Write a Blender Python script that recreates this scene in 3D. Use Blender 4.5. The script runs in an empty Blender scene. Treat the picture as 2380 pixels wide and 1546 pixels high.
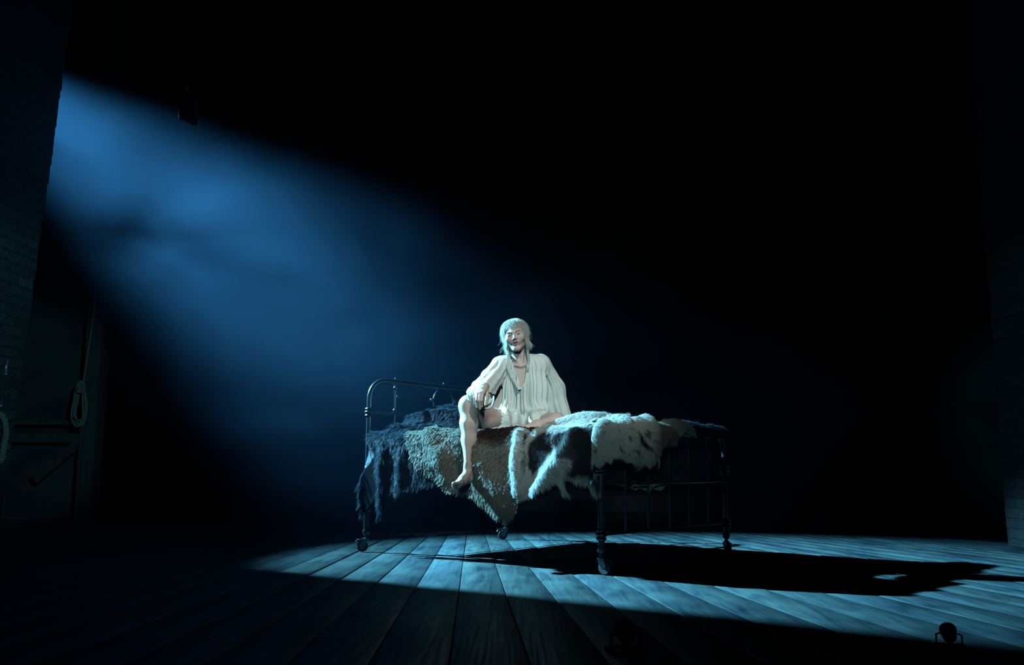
import bpy, bmesh, math, random
import numpy as np
from mathutils import Vector, Matrix, Euler
PI = math.pi
sc = bpy.context.scene
COL = sc.collection
rng = np.random.default_rng(7)

# ------------------------------------------------------------ camera
cd = bpy.data.cameras.new('camera'); cam = bpy.data.objects.new('camera', cd); COL.objects.link(cam)
cam.location = (0, 0, 0.578)
cam.matrix_world = Matrix.Translation((0, 0, 0.578)) @ Matrix.Rotation(PI/2 + 0.133, 4, 'X') @ Matrix.Rotation(0.0055, 4, 'Z')
cd.sensor_width = 36; cd.lens = 36*2107.8/2380; cd.shift_y = 29/2380
cd.clip_start = 0.05; cd.clip_end = 100
sc.camera = cam

# ------------------------------------------------------------ colour management and world
sc.view_settings.view_transform = 'Standard'; sc.view_settings.look = 'None'
sc.view_settings.exposure = 0.0; sc.view_settings.gamma = 1.0; sc.view_settings.use_curve_mapping = False
wd = bpy.data.worlds.new('world'); sc.world = wd; wd.use_nodes = True
wd.node_tree.nodes['Background'].inputs[0].default_value = (0.15, 0.75, 1.0, 1)
wd.node_tree.nodes['Background'].inputs[1].default_value = 0.0006
sc.cycles.max_bounces = 5; sc.cycles.diffuse_bounces = 0; sc.cycles.glossy_bounces = 2
sc.cycles.transmission_bounces = 3; sc.cycles.volume_bounces = 0; sc.cycles.transparent_max_bounces = 6
sc.cycles.volume_step_rate = 1.0; sc.cycles.volume_max_steps = 96
sc.cycles.caustics_reflective = False; sc.cycles.caustics_refractive = False
sc.cycles_curves.shape = 'RIBBONS'; sc.cycles_curves.subdivisions = 1

# ------------------------------------------------------------ stage lights
def spot(name, loc, target, energy, color, angle, blend, radius):
    ld = bpy.data.lights.new(name, 'SPOT'); o = bpy.data.objects.new(name, ld); COL.objects.link(o)
    o.location = loc; o.rotation_euler = (Vector(target)-Vector(loc)).to_track_quat('-Z', 'Y').to_euler()
    ld.energy = energy; ld.color = color; ld.spot_size = math.radians(angle); ld.spot_blend = blend; ld.shadow_soft_size = radius
    return o
# the hard cyan beam through the haze, from high behind the left wall
BEAM_FROM = Vector((-5.8, 8.3, 4.8)); BEAM_TO = Vector((0.9, 5.80, 0.0))
beam = spot('beam_light', BEAM_FROM, BEAM_TO, 26000, (0.18, 0.66, 1.0), 36, 1.0, 0.05)
beam.scale = (1.0, 0.66, 1.0)      # shuttered flatter than it is wide
# a soft follow spot from the auditorium, high in front
spot('follow_light', (2.4, -2.4, 8.2), (0.20, 5.65, 1.06), 2300, (0.94, 1.0, 0.95), 9.0, 1.0, 0.12)
# weak cool wash on both side walls and the wings
spot('wall_wash_light', (2.4, -2.0, 2.4), (-4.3, 7.8, 1.25), 750, (0.2, 0.75, 1.0), 12, 0.5, 0.2)
spot('wall_wash_light', (-2.4, -2.0, 2.4), (4.3, 7.2, 1.3), 520, (0.2, 0.75, 1.0), 11, 0.5, 0.2)
spot('front_fill_light', (-1.2, -4.0, 2.9), (0.03, 5.7, 1.10), 1500, (0.50, 0.93, 1.0), 11, 1.0, 0.6)  # added fill on person and furs, in place of bounced light
spot('apron_light', (0.4, 2.0, 5.5), (0.1, 4.1, 0.0), 40, (0.2, 0.8, 1.0), 19, 1.0, 0.2)

# ------------------------------------------------------------ helpers
def tag(o, label=None, cat=None, group=None, kind=None):
    if label: o['label'] = label
    if cat: o['category'] = cat
    if group: o['group'] = group
    if kind: o['kind'] = kind
    return o
def empty(name, loc, **k):
    o = bpy.data.objects.new(name, None); COL.objects.link(o); o.location = loc; o.empty_display_size = 0.1
    bpy.context.view_layer.update()
    return tag(o, **k)
def link(name, me, mat=None, parent=None, smooth=True):
    """world-space mesh data -> object, optionally child of parent (an Empty or mesh placed without rotation)"""
    o = bpy.data.objects.new(name, me); COL.objects.link(o)
    if mat: me.materials.append(mat)
    if parent:
        o.parent = parent; o.matrix_parent_inverse = Matrix.Translation(-wloc(parent))
    return o
def wloc(o):   # meshes are built in world coordinates, only the Empties carry a location
    return Vector(o.location) if o.type == 'EMPTY' else Vector((0, 0, 0))
def np_mesh(V, F, smooth=True):
    me = bpy.data.meshes.new('m'); V = np.asarray(V, np.float32); F = np.asarray(F, np.int32)
    me.vertices.add(len(V)); me.vertices.foreach_set('co', V.ravel())
    n = F.shape[1]
    me.loops.add(F.size); me.loops.foreach_set('vertex_index', F.ravel())
    me.polygons.add(len(F)); me.polygons.foreach_set('loop_start', np.arange(0, F.size, n, dtype=np.int32))
    me.polygons.foreach_set('loop_total', np.full(len(F), n, np.int32))
    if smooth: me.polygons.foreach_set('use_smooth', np.ones(len(F), bool))
    me.update(calc_edges=True); me.validate()
    return me
class MB:
    def __init__(s): s.V = []; s.F = []; s.n = 0
    def add(s, V, F):
        V = np.asarray(V, float); s.V.append(V); s.F += [tuple(int(i)+s.n for i in f) for f in F]; s.n += len(V)
    def box(s, lo, hi, M=None):
        x0, y0, z0 = lo; x1, y1, z1 = hi
        V = np.array([(x0,y0,z0),(x1,y0,z0),(x1,y1,z0),(x0,y1,z0),(x0,y0,z1),(x1,y0,z1),(x1,y1,z1),(x0,y1,z1)], float)
        if M is not None: V = np.array([M @ Vector(v) for v in V])
        s.add(V, [(0,3,2,1),(4,5,6,7),(0,1,5,4),(1,2,6,5),(2,3,7,6),(3,0,4,7)])
    def tube(s, pts, r, n=16, closed=False, cap=True, flat=None):
        pts = [Vector(p) for p in pts]; m = len(pts)
        rs = r if hasattr(r, '__len__') else [r]*m
        T = []
        for i in range(m):
            a = pts[(i-1) % m] if (closed or i > 0) else pts[i]; b = pts[(i+1) % m] if (closed or i < m-1) else pts[i]
            T.append((b-a).normalized())
        u = T[0].orthogonal().normalized(); V = []
        for i in range(m):
            u = (u - T[i]*u.dot(T[i])).normalized(); v = T[i].cross(u)
            for k in range(n):
                t = 2*PI*k/n; V.append(pts[i] + (u*math.cos(t)+v*math.sin(t))*rs[i])
        F = []
        for i in range(m if closed else m-1):
            j = (i+1) % m
            for k in range(n):
                F.append((i*n+k, i*n+(k+1) % n, j*n+(k+1) % n, j*n+k))
        if cap and not closed:
            F.append(tuple(range(n-1, -1, -1))); F.append(tuple((m-1)*n+k for k in range(n)))
        s.add([tuple(v) for v in V], F)
    def lathe(s, c, prof, n=24, axis=(0,0,1)):
        """prof: list of (radius, height along axis) about c"""
        ax = Vector(axis).normalized(); u = ax.orthogonal().normalized(); v = ax.cross(u); c = Vector(c); V = []
        for r, h in prof:
            for k in range(n):
                t = 2*PI*k/n; V.append(tuple(c+ax*h+(u*math.cos(t)+v*math.sin(t))*max(r, 1e-5)))
        F = [(i*n+k, i*n+(k+1) % n, (i+1)*n+(k+1) % n, (i+1)*n+k) for i in range(len(prof)-1) for k in range(n)]
        F.append(tuple(range(n-1, -1, -1))); F.append(tuple((len(prof)-1)*n+k for k in range(n)))
        s.add(V, F)
    def ball(s, c, r, sz=1.0, n=18, axis=(0,0,1)):
        s.lathe(c, [(r*math.sin(PI*i/10), -r*sz*math.cos(PI*i/10)) for i in range(11)], n, axis)
    def build(s, name, mat, parent=None, smooth=True, sharp=True):
        me = bpy.data.meshes.new(name); me.from_pydata([tuple(v) for v in np.concatenate(s.V)], [], s.F)
        if smooth:
            me.polygons.foreach_set('use_smooth', [True]*len(me.polygons))
            if sharp: me.set_sharp_from_angle(angle=math.radians(40))
        me.update()
        return link(name, me, mat, parent)

# ---- materials
def mat(name, color, rough=0.5, metal=0.0, spec=0.5, noise=None, bump=None, sheen=0.0, trans=None, sss=0.0):
    m = bpy.data.materials.new(name); m.use_nodes = True; nt = m.node_tree; N = nt.nodes; b = N['Principled BSDF']
    b.inputs['Base Color'].default_value = (*color, 1); b.inputs['Roughness'].default_value = rough
    b.inputs['Metallic'].default_value = metal; b.inputs['Specular IOR Level'].default_value = spec
    if sheen: b.inputs['Sheen Weight'].default_value = sheen
    if sss:
        b.inputs['Subsurface Weight'].default_value = sss; b.inputs['Subsurface Radius'].default_value = (1, .35, .2); b.inputs['Subsurface Scale'].default_value = 0.008
    tc = N.new('ShaderNodeTexCoord')
    if noise:
        sc_, amt, stretch = noise
        mp = N.new('ShaderNodeMapping'); mp.inputs['Scale'].default_value = stretch
        nt.links.new(tc.outputs['Object'], mp.inputs[0])
        n = N.new('ShaderNodeTexNoise'); n.inputs['Scale'].default_value = sc_; n.inputs['Detail'].default_value = 6
        nt.links.new(mp.outputs[0], n.inputs[0])
        cr = N.new('ShaderNodeValToRGB'); e = cr.color_ramp.elements
        e[0].position = 0.3; e[0].color = (*[c*(1-amt) for c in color], 1); e[1].position = 0.7; e[1].color = (*[min(1, c*(1+amt)) for c in color], 1)
        nt.links.new(n.outputs[0], cr.inputs[0]); nt.links.new(cr.outputs[0], b.inputs['Base Color'])
    if bump:
        n2 = N.new('ShaderNodeTexNoise'); n2.inputs['Scale'].default_value = bump[0]; n2.inputs['Detail'].default_value = 5
        nt.links.new(tc.outputs['Object'], n2.inputs[0])
        bp = N.new('ShaderNodeBump'); bp.inputs['Strength'].default_value = bump[1]; bp.inputs['Distance'].default_value = bump[2]
        nt.links.new(n2.outputs[0], bp.inputs['Height']); nt.links.new(bp.outputs[0], b.inputs['Normal'])
    return m
M_iron = mat('blackened_iron', (0.06, 0.07, 0.08), 0.32, 0.7, bump=(60, 0.15, 0.001))
M_steel = mat('worn_steel', (0.12, 0.13, 0.14), 0.28, 1.0)
M_rubber = mat('grey_rubber', (0.07, 0.075, 0.085), 0.5)
M_hub = mat('wheel_hub', (0.12, 0.13, 0.14), 0.4, 0.6)
M_rope = mat('hemp_rope', (0.22, 0.17, 0.13), 0.9, noise=(60, 0.3, (1, 1, 1)))
M_wood = mat('dark_stage_timber', (0.05, 0.042, 0.036), 0.8, noise=(6, 0.4, (6, 6, 0.6)))
M_black = mat('matt_black_paint', (0.012, 0.012, 0.013), 0.7)
M_rail = mat('black_rail_paint', (0.015, 0.016, 0.018), 0.6, spec=0.2)
M_mattress = mat('mattress_ticking', (0.05, 0.055, 0.06), 0.7, bump=(25, 0.3, 0.004))

# ---- coherent value noise in numpy
_P = np.random.default_rng(3).random((64, 64, 64)).astype(np.float32)*2-1
def noise3(x, y, z):
    xi = np.floor(x).astype(int); yi = np.floor(y).astype(int); zi = np.floor(z).astype(int)
    fx = x-xi; fy = y-yi; fz = z-zi
    fx = fx*fx*(3-2*fx); fy = fy*fy*(3-2*fy); fz = fz*fz*(3-2*fz)
    g = lambda a, b, c: _P[(xi+a) & 63, (yi+b) & 63, (zi+c) & 63]
    l = lambda a, b, t: a+(b-a)*t
    return l(l(l(g(0,0,0), g(1,0,0), fx), l(g(0,1,0), g(1,1,0), fx), fy), l(l(g(0,0,1), g(1,0,1), fx), l(g(0,1,1), g(1,1,1), fx), fy), fz)

# ---- implicit modelling: signed distance grid + surface nets, one continuous surface
class SDF:
    def __init__(s, lo, hi, h):
        s.lo = np.array(lo, np.float32); s.h = h
        s.n = np.ceil((np.array(hi)-np.array(lo))/h).astype(int)+1
        s.a = np.full(s.n, 0.2, np.float32)
    def region(s, lo, hi):
        i0 = np.clip(np.floor((np.array(lo)-s.lo)/s.h).astype(int), 0, s.n); i1 = np.clip(np.ceil((np.array(hi)-s.lo)/s.h).astype(int)+1, 0, s.n)
        if (i1 <= i0).any(): return None, None
        ax = [s.lo[k]+s.h*np.arange(i0[k], i1[k], dtype=np.float32) for k in range(3)]
        return tuple(slice(i0[k], i1[k]) for k in range(3)), (ax[0][:, None, None], ax[1][None, :, None], ax[2][None, None, :])
    def put(s, fn, lo, hi, k=0.02, op='u', pad=None):
        pad = (k+0.02) if pad is None else pad
        sl, P = s.region(np.array(lo)-pad, np.array(hi)+pad)
        if sl is None: return
        d = fn(*P).astype(np.float32); a = s.a[sl]
        if op == 'u':
            q = np.maximum(k-np.abs(a-d), 0)/max(k, 1e-6); s.a[sl] = np.minimum(a, d)-q*q*k*0.25
        else:
            d = -d; q = np.maximum(k-np.abs(a-d), 0)/max(k, 1e-6); s.a[sl] = np.maximum(a, d)+q*q*k*0.25
    def cap(s, a, b, ra, rb=None, k=0.02, op='u', disp=None, sq=None, M=None):
        rb = ra if rb is None else rb
        if M is not None: a = M @ Vector(a); b = M @ Vector(b)
        a = np.array(a, float); b = np.array(b, float); ab = b-a; L2 = max(ab@ab, 1e-9)
        def fn(x, y, z):
            px, py, pz = x-a[0], y-a[1], z-a[2]
            t = np.clip((px*ab[0]+py*ab[1]+pz*ab[2])/L2, 0, 1)
            dx, dy, dz = px-t*ab[0], py-t*ab[1], pz-t*ab[2]
            if sq: dx, dy, dz = dx/sq[0], dy/sq[1], dz/sq[2]
            d = np.sqrt(dx*dx+dy*dy+dz*dz)-(ra+(rb-ra)*t)
            if disp is not None: d = d-disp(x, y, z, t, dx, dy, dz)
            return d
        R = max(ra, rb)*(max(sq) if sq else 1)+(0.03 if disp is not None else 0)
        s.put(fn, np.minimum(a, b)-R, np.maximum(a, b)+R, k, op)
    def ell(s, c, r, k=0.02, op='u', M=None, rot=None, disp=None):
        """M: local frame (4x4) the ellipsoid is given in; rot: extra rotation Euler"""
        Mx = (M if M is not None else Matrix.Identity(4)) @ Matrix.Translation(c)
        if rot: Mx = Mx @ Euler(rot).to_matrix().to_4x4()
        Mi = np.array(Mx.inverted()); r = np.array(r, float); c0 = np.array(Mx.translation); R = r.max()
        rm = r.min()
        def fn(x, y, z):
            lx = Mi[0,0]*x+Mi[0,1]*y+Mi[0,2]*z+Mi[0,3]; ly = Mi[1,0]*x+Mi[1,1]*y+Mi[1,2]*z+Mi[1,3]; lz = Mi[2,0]*x+Mi[2,1]*y+Mi[2,2]*z+Mi[2,3]
            q = np.sqrt((lx/r[0])**2+(ly/r[1])**2+(lz/r[2])**2); q2 = np.sqrt((lx/r[0]**2)**2+(ly/r[1]**2)**2+(lz/r[2]**2)**2)
            d = q*(q-1)/np.maximum(q2, 1e-6)
            d = np.where(q < 0.2, -rm*0.9, d)
            if disp is not None: d = d-disp(x, y, z)
            return d
        s.put(fn, c0-R, c0+R, k, op)
    def mesh(s):
        a = s.a; ins = a < 0; nx, ny, nz = a.shape
        cnt = np.zeros((nx-1, ny-1, nz-1), np.uint8)
        for i in (0, 1):
            for j in (0, 1):
                for k in (0, 1): cnt += ins[i:nx-1+i, j:ny-1+j, k:nz-1+k]
        cells = np.argwhere((cnt > 0) & (cnt < 8)); idx = -np.ones(cnt.shape, np.int32); idx[tuple(cells.T)] = np.arange(len(cells))
        C = [(i, j, k) for i in (0, 1) for j in (0, 1) for k in (0, 1)]
        v = {c: a[cells[:, 0]+c[0], cells[:, 1]+c[1], cells[:, 2]+c[2]] for c in C}
        S = np.zeros((len(cells), 3)); n = np.zeros(len(cells))
        for c in C:
            for ax in range(3):
                if c[ax] == 0:
                    d = list(c); d[ax] = 1; d = tuple(d); va, vb = v[c], v[d]; m = (va < 0) != (vb < 0)
                    t = np.where(m, va/np.where(m, va-vb, 1), 0)
                    for q in range(3): S[:, q] += np.where(m, c[q]+(t if q == ax else 0), 0)
                    n += m
        V = (cells+S/n[:, None])*s.h+s.lo
        F = []
        for ax in range(3):
            sl0 = [slice(0, None)]*3; sl1 = [slice(0, None)]*3; sl0[ax] = slice(0, -1); sl1[ax] = slice(1, None)
            A = ins[tuple(sl0)]; B = ins[tuple(sl1)]
            e = np.argwhere(A != B); o1, o2 = [(1, 2), (2, 0), (0, 1)][ax]
            e = e[(e[:, o1] > 0) & (e[:, o2] > 0) & (e[:, o1] < a.shape[o1]-1) & (e[:, o2] < a.shape[o2]-1)]
            if not len(e): continue
            flip = A[tuple(e.T)]
            def cell(d1, d2):
                q = e.copy(); q[:, o1] -= d1; q[:, o2] -= d2; return idx[tuple(q.T)]
            Q = np.stack([cell(1, 1), cell(0, 1), cell(0, 0), cell(1, 0)], 1)
            Q[~flip] = Q[~flip][:, ::-1]
            F.append(Q)
        return V, np.concatenate(F)
def color_attr(me, col, name='tone'):
    a = me.color_attributes.new(name, 'FLOAT_COLOR', 'POINT'); c = np.ones((len(me.vertices), 4), np.float32); c[:, :3] = col
    a.data.foreach_set('color', c.ravel())
def attr_mat(name, rough=0.6, spec=0.3, sss=0.0, attr='tone', sheen=0.0, bump=None):
    m = mat(name, (1, 1, 1), rough, 0, spec, sss=sss, sheen=sheen, bump=bump); nt = m.node_tree
    n = nt.nodes.new('ShaderNodeAttribute'); n.attribute_name = attr
    nt.links.new(n.outputs['Color'], nt.nodes['Principled BSDF'].inputs['Base Color'])
    return m

# ---- strands: one hair-curves object made from an (n, k, 3) array
def strands(name, P, radius, color, material, parent=None, tip=0.25):
    n, k = P.shape[:2]
    c = bpy.data.hair_curves.new(name); c.add_curves([k]*n)
    c.attributes['position'].data.foreach_set('vector', P.astype(np.float32).ravel())
    prof = np.linspace(1, tip, k)[None, :]
    r = (np.broadcast_to(np.asarray(radius, float).reshape(-1, 1), (n, 1))*prof).astype(np.float32)
    ra = c.attributes.new('radius', 'FLOAT', 'POINT') if 'radius' not in c.attributes else c.attributes['radius']
    ra.data.foreach_set('value', r.ravel())
    cc = np.ones((n, 4), np.float32); cc[:, :3] = color
    at = c.attributes.new('tone', 'FLOAT_COLOR', 'CURVE'); at.data.foreach_set('color', cc.ravel())
    c.materials.append(material)
    o = bpy.data.objects.new(name, c); COL.objects.link(o)
    if parent: o.parent = parent; o.matrix_parent_inverse = Matrix.Translation(-wloc(parent))
    return o
def fur_mat(name, rough=0.5, spec=0.3):
    m = attr_mat(name, rough, spec); nt = m.node_tree; N = nt.nodes; b = N['Principled BSDF']; at = [n for n in N if n.type == 'ATTRIBUTE'][0]
    t = N.new('ShaderNodeBsdfTranslucent'); mx = N.new('ShaderNodeMixShader'); mx.inputs[0].default_value = 0.35
    nt.links.new(at.outputs['Color'], t.inputs['Color']); nt.links.new(b.outputs[0], mx.inputs[1]); nt.links.new(t.outputs[0], mx.inputs[2]); nt.links.new(mx.outputs[0], N['Material Output'].inputs['Surface'])
    return m
M_fur = fur_mat('animal_fur'); M_hair = fur_mat('blond_hair', 0.42, 0.4)

# ------------------------------------------------------------ the stage: floor, walls
def floor_material():
    m = bpy.data.materials.new('painted_stage_boards'); m.use_nodes = True; nt = m.node_tree; N = nt.nodes; b = N['Principled BSDF']
    tc = N.new('ShaderNodeTexCoord'); mp = N.new('ShaderNodeMapping'); mp.inputs['Scale'].default_value = (9, 0.9, 1)
    nt.links.new(tc.outputs['Object'], mp.inputs[0])
    n1 = N.new('ShaderNodeTexNoise'); n1.inputs['Scale'].default_value = 3.0; n1.inputs['Detail'].default_value = 8; n1.inputs['Distortion'].default_value = 0.6
    nt.links.new(mp.outputs[0], n1.inputs[0])
    mp2 = N.new('ShaderNodeMapping'); mp2.inputs['Scale'].default_value = (2.2, 1.1, 1); nt.links.new(tc.outputs['Object'], mp2.inputs[0])
    n2 = N.new('ShaderNodeTexNoise'); n2.inputs['Scale'].default_value = 2.0; n2.inputs['Detail'].default_value = 6
    nt.links.new(mp2.outputs[0], n2.inputs[0])
    at = N.new('ShaderNodeAttribute'); at.attribute_name = 'tone'
    mx = N.new('ShaderNodeMath'); mx.operation = 'MULTIPLY_ADD'; nt.links.new(n1.outputs[0], mx.inputs[0]); mx.inputs[1].default_value = 0.7
    nt.links.new(n2.outputs[0], mx.inputs[2])
    cr = N.new('ShaderNodeValToRGB'); e = cr.color_ramp.elements
    e[0].position = 0.55; e[0].color = (0.011, 0.023, 0.04, 1); e[1].position = 1.1; e[1].color = (0.095, 0.13, 0.13, 1)
    nt.links.new(mx.outputs[0], cr.inputs[0])
    mul = N.new('ShaderNodeMix'); mul.data_type = 'RGBA'; mul.blend_type = 'MULTIPLY'; mul.inputs[0].default_value = 1
    nt.links.new(cr.outputs[0], mul.inputs[6]); nt.links.new(at.outputs['Color'], mul.inputs[7])
    # scratches
    mp3 = N.new('ShaderNodeMapping'); mp3.inputs['Scale'].default_value = (60, 1.2, 1); mp3.inputs['Rotation'].default_value = (0, 0, 0.15); nt.links.new(tc.outputs['Object'], mp3.inputs[0])
    n3 = N.new('ShaderNodeTexNoise'); n3.inputs['Scale'].default_value = 1.6; n3.inputs['Detail'].default_value = 3; nt.links.new(mp3.outputs[0], n3.inputs[0])
    rr = N.new('ShaderNodeMapRange'); rr.inputs[1].default_value = 0.3; rr.inputs[2].default_value = 0.75; rr.inputs[3].default_value = 0.45; rr.inputs[4].default_value = 0.7; b.inputs['Specular IOR Level'].default_value = 0.15
    nt.links.new(n3.outputs[0], rr.inputs[0]); nt.links.new(rr.outputs[0], b.inputs['Roughness'])
    bp = N.new('ShaderNodeBump'); bp.inputs['Strength'].default_value = 0.25; bp.inputs['Distance'].default_value = 0.002
    nt.links.new(n1.outputs[0], bp.inputs['Height']); nt.links.new(bp.outputs[0], b.inputs['Normal'])
    nt.links.new(mul.outputs[2], b.inputs['Base Color'])
    return m
M_floor = floor_material()
def board_x(k, y):        # the boards run up-stage and taper slightly
    return -0.20-(y-3.3)*0.0385+k*(0.23-(y-3.3)*0.0165)
V = []; F = []; tones = []
r2 = np.random.default_rng(12)
ys = [1.2, 2.2, 3.3, 4.4, 5.5, 6.6, 7.7, 8.8, 10.0, 11.4]
for k in range(-44, 46):
    g = 0.0022; hz = r2.normal(0, 0.0007); tl = r2.normal(0, 0.0009); tn = r2.uniform(0.62, 1.2); bl = r2.uniform(-0.06, 0.06); base = len(V)
    wob = r2.normal(0, 0.001, len(ys))
    for i, y in enumerate(ys):
        x0 = board_x(k, y)+wob[i]; x1 = board_x(k+1, y)-wob[i]*0.3
        g2 = g*(1-(y-3.3)*0.05)
        for x, z in ((x0+g2, -0.03), (x0+g2, hz-tl-0.0022), (x0+g2+0.003, hz-tl), (x1-g2-0.003, hz+tl), (x1-g2, hz+tl-0.0022), (x1-g2, -0.03)):
            V.append((x, y, z-0.0015)); tones.append((tn*(1-bl), tn, tn*(1+bl)))
    for i in range(len(ys)-1):
        for j in range(5):
            a = base+i*6+j; F.append((a, a+1, a+7, a+6))
me = np_mesh(V, np.array(F)[:, ::-1], smooth=False); color_attr(me, np.array(tones))
fl = link('floor', me, M_floor); tag(fl, 'dark painted stage floor of long wooden boards running up-stage', kind='structure')
mb = MB(); mb.box((-12, 1.0, -0.10), (12, 13.5, -0.032)); tag(mb.build('floor_underlay', M_black, smooth=False), 'black sub-floor showing only as dark gaps between the stage boards', kind='structure')

def brick_material(name, base, mortar):
    m = bpy.data.materials.new(name); m.use_nodes = True; nt = m.node_tree; N = nt.nodes; b = N['Principled BSDF']
    tc = N.new('ShaderNodeTexCoord'); mp = N.new('ShaderNodeMapping'); nt.links.new(tc.outputs['UV'], mp.inputs[0])
    nz = N.new('ShaderNodeTexNoise'); nz.inputs['Scale'].default_value = 14; nz.inputs['Detail'].default_value = 4; nt.links.new(tc.outputs['UV'], nz.inputs[0])
    ad = N.new('ShaderNodeVectorMath'); ad.operation = 'MULTIPLY_ADD'; ad.inputs[1].default_value = (0.02, 0.02, 0); nt.links.new(nz.outputs['Color'], ad.inputs[0]); nt.links.new(mp.outputs[0], ad.inputs[2])
    br = N.new('ShaderNodeTexBrick'); br.inputs['Scale'].default_value = 1; br.inputs['Brick Width'].default_value = 0.225; br.inputs['Row Height'].default_value = 0.075
    br.inputs['Mortar Size'].default_value = 0.005; br.inputs['Mortar Smooth'].default_value = 0.4
    br.inputs['Color1'].default_value = (*base, 1); br.inputs['Color2'].default_value = (*[c*0.6 for c in base], 1); br.inputs['Mortar'].default_value = (*mortar, 1)
    nt.links.new(ad.outputs[0], br.inputs[0])
    n2 = N.new('ShaderNodeTexNoise'); n2.inputs['Scale'].default_value = 30; n2.inputs['Detail'].default_value = 8; nt.links.new(tc.outputs['UV'], n2.inputs[0])
    mx = N.new('ShaderNodeMix'); mx.data_type = 'RGBA'; mx.blend_type = 'MULTIPLY'; mx.inputs[0].default_value = 0.9; nt.links.new(br.outputs[0], mx.inputs[6])
    cr = N.new('ShaderNodeValToRGB'); cr.color_ramp.elements[0].position = 0.3; cr.color_ramp.elements[0].color = (.45, .45, .45, 1); cr.color_ramp.elements[1].position = 0.75; nt.links.new(n2.outputs[0], cr.inputs[0])
    nt.links.new(cr.outputs[0], mx.inputs[7]); nt.links.new(mx.outputs[2], b.inputs['Base Color'])
    b.inputs['Roughness'].default_value = 0.75
    s = N.new('ShaderNodeMath'); s.operation = 'MULTIPLY_ADD'; nt.links.new(br.outputs['Fac'], s.inputs[0]); s.inputs[1].default_value = -1.0; nt.links.new(n2.outputs[0], s.inputs[2])
    bp = N.new('ShaderNodeBump'); bp.inputs['Strength'].default_value = 0.9; bp.inputs['Distance'].default_value = 0.012
    nt.links.new(s.outputs[0], bp.inputs['Height']); nt.links.new(bp.outputs[0], b.inputs['Normal'])
    return m
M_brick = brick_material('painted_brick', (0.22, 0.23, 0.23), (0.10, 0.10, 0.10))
M_brick_dark = brick_material('dimmed_brick', (0.07, 0.075, 0.075), (0.03, 0.03, 0.03))  # same brick for the right wall, weaker beam light put into its colour
def brick_wall(name, pts, thick, label, ragged_lean, seed):
    """side wall along y with an end (quoin) whose courses are each slightly ragged; pts = (x, y_near, y_edge), face normal towards the stage"""
    x, y0, y1 = pts; sgn = 1 if x < 0 else -1; r = random.Random(seed)
    V = []; F = []; UV = []
    z = 0.0; rows = int(7.5/0.075)
    for i in range(rows):
        z0, z1 = i*0.075, (i+1)*0.075
        off = r.uniform(-0.010, 0.010); lx = ragged_lean*(z0)
        xe = x+sgn*lx
        a = len(V)
        for zz, sh in ((z0+0.004, 0), (z1-0.004, 0)):
            V += [(xe, y0, zz), (xe, y1+off-0.008, zz), (xe-sgn*0.008, y1+off, zz), (xe-sgn*thick, y1+off, zz), (xe-sgn*thick, y0, zz)]
            UV += [(y0, zz), (y1, zz), (y1+0.01, zz), (y1+thick, zz), (y0, zz)]
        F += [(a, a+1, a+6, a+5), (a+1, a+2, a+7, a+6), (a+2, a+3, a+8, a+7), (a+3, a+4, a+9, a+8), (a+4, a, a+5, a+9)]
        if i < rows-1:  # mortar joint band
            n = a+5; b_ = a+10
            F += [(n+j, n+(j+1) % 5, b_+(j+1) % 5, b_+j) for j in range(5)]
    me = np_mesh(V, F, smooth=False); uv = me.uv_layers.new(name='UVMap')
    uv.data.foreach_set('uv', np.array([UV[l.vertex_index] for l in me.loops], np.float32).ravel())
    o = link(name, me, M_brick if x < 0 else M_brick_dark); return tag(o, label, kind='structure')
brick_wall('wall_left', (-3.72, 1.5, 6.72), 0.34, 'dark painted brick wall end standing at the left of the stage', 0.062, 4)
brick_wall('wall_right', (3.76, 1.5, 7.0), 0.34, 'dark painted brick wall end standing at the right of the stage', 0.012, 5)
mb = MB(); mb.box((-9, 12.6, -0.03), (9, 12.8, 8)); tag(mb.build('wall_back', mat('black_back_wall', (0.02, 0.02, 0.022), 0.9, noise=(2, 0.3, (1, 1, 1))), smooth=False), 'black back wall of the stage, almost lost in darkness', kind='structure')
M_flat = mat('wing_plaster', (0.03, 0.034, 0.036), 0.85, noise=(1.4, 0.5, (1, 1, 2)), bump=(3, 0.3, 0.01))
mb = MB(); mb.box((-8.0, 9.6, -0.03), (-4.36, 9.75, 7.5)); tag(mb.build('wall_left_rear', M_flat, smooth=False), 'dim plastered wing wall behind the left brick wall', kind='structure')
mb = MB(); mb.box((4.0, 9.6, -0.03), (8.0, 9.75, 7.5)); tag(mb.build('wall_right_rear', M_flat, smooth=False), 'dark wing wall behind the right brick wall', kind='structure')

# ------------------------------------------------------------ the bed (local frame: a along the side from headboard to foot, b across from the near side)
BP = np.array([-.982, 6.259]); BL = np.array([0.76579, -0.64309]); BW = np.array([0.64382, 0.76518]); LEN = 1.9235; WID = 1.4585
def B(a, b, z): q = BP+BL*a+BW*b; return (q[0], q[1], z)
def Bv(a, b, z): return Vector(B(a, b, z))
bed = empty('iron_bed', B(LEN/2, WID/2, 0), label='black iron tube bedstead on casters with ringed headboard, under heaped furs', cat='bed')
PR = 0.0185
def bend_frame(a, top, zlow, r=0.13):
    pts = [B(a, 0, zlow), B(a, 0, 0.3), B(a, 0, 0.6), B(a, 0, top-r)]
    for i in range(1, 9): t = i/8*PI/2; pts.append(B(a, r-r*math.cos(t), top-r+r*math.sin(t)))
    for b in (0.4, WID/2, WID-0.4): pts.append(B(a, b, top))
    for i in range(0, 9): t = PI/2-i/8*PI/2; pts.append(B(a, WID-r+r*math.cos(t), top-r+r*math.sin(t)))
    pts += [B(a, WID, 0.6), B(a, WID, 0.3), B(a, WID, zlow)]
    return pts
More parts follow.
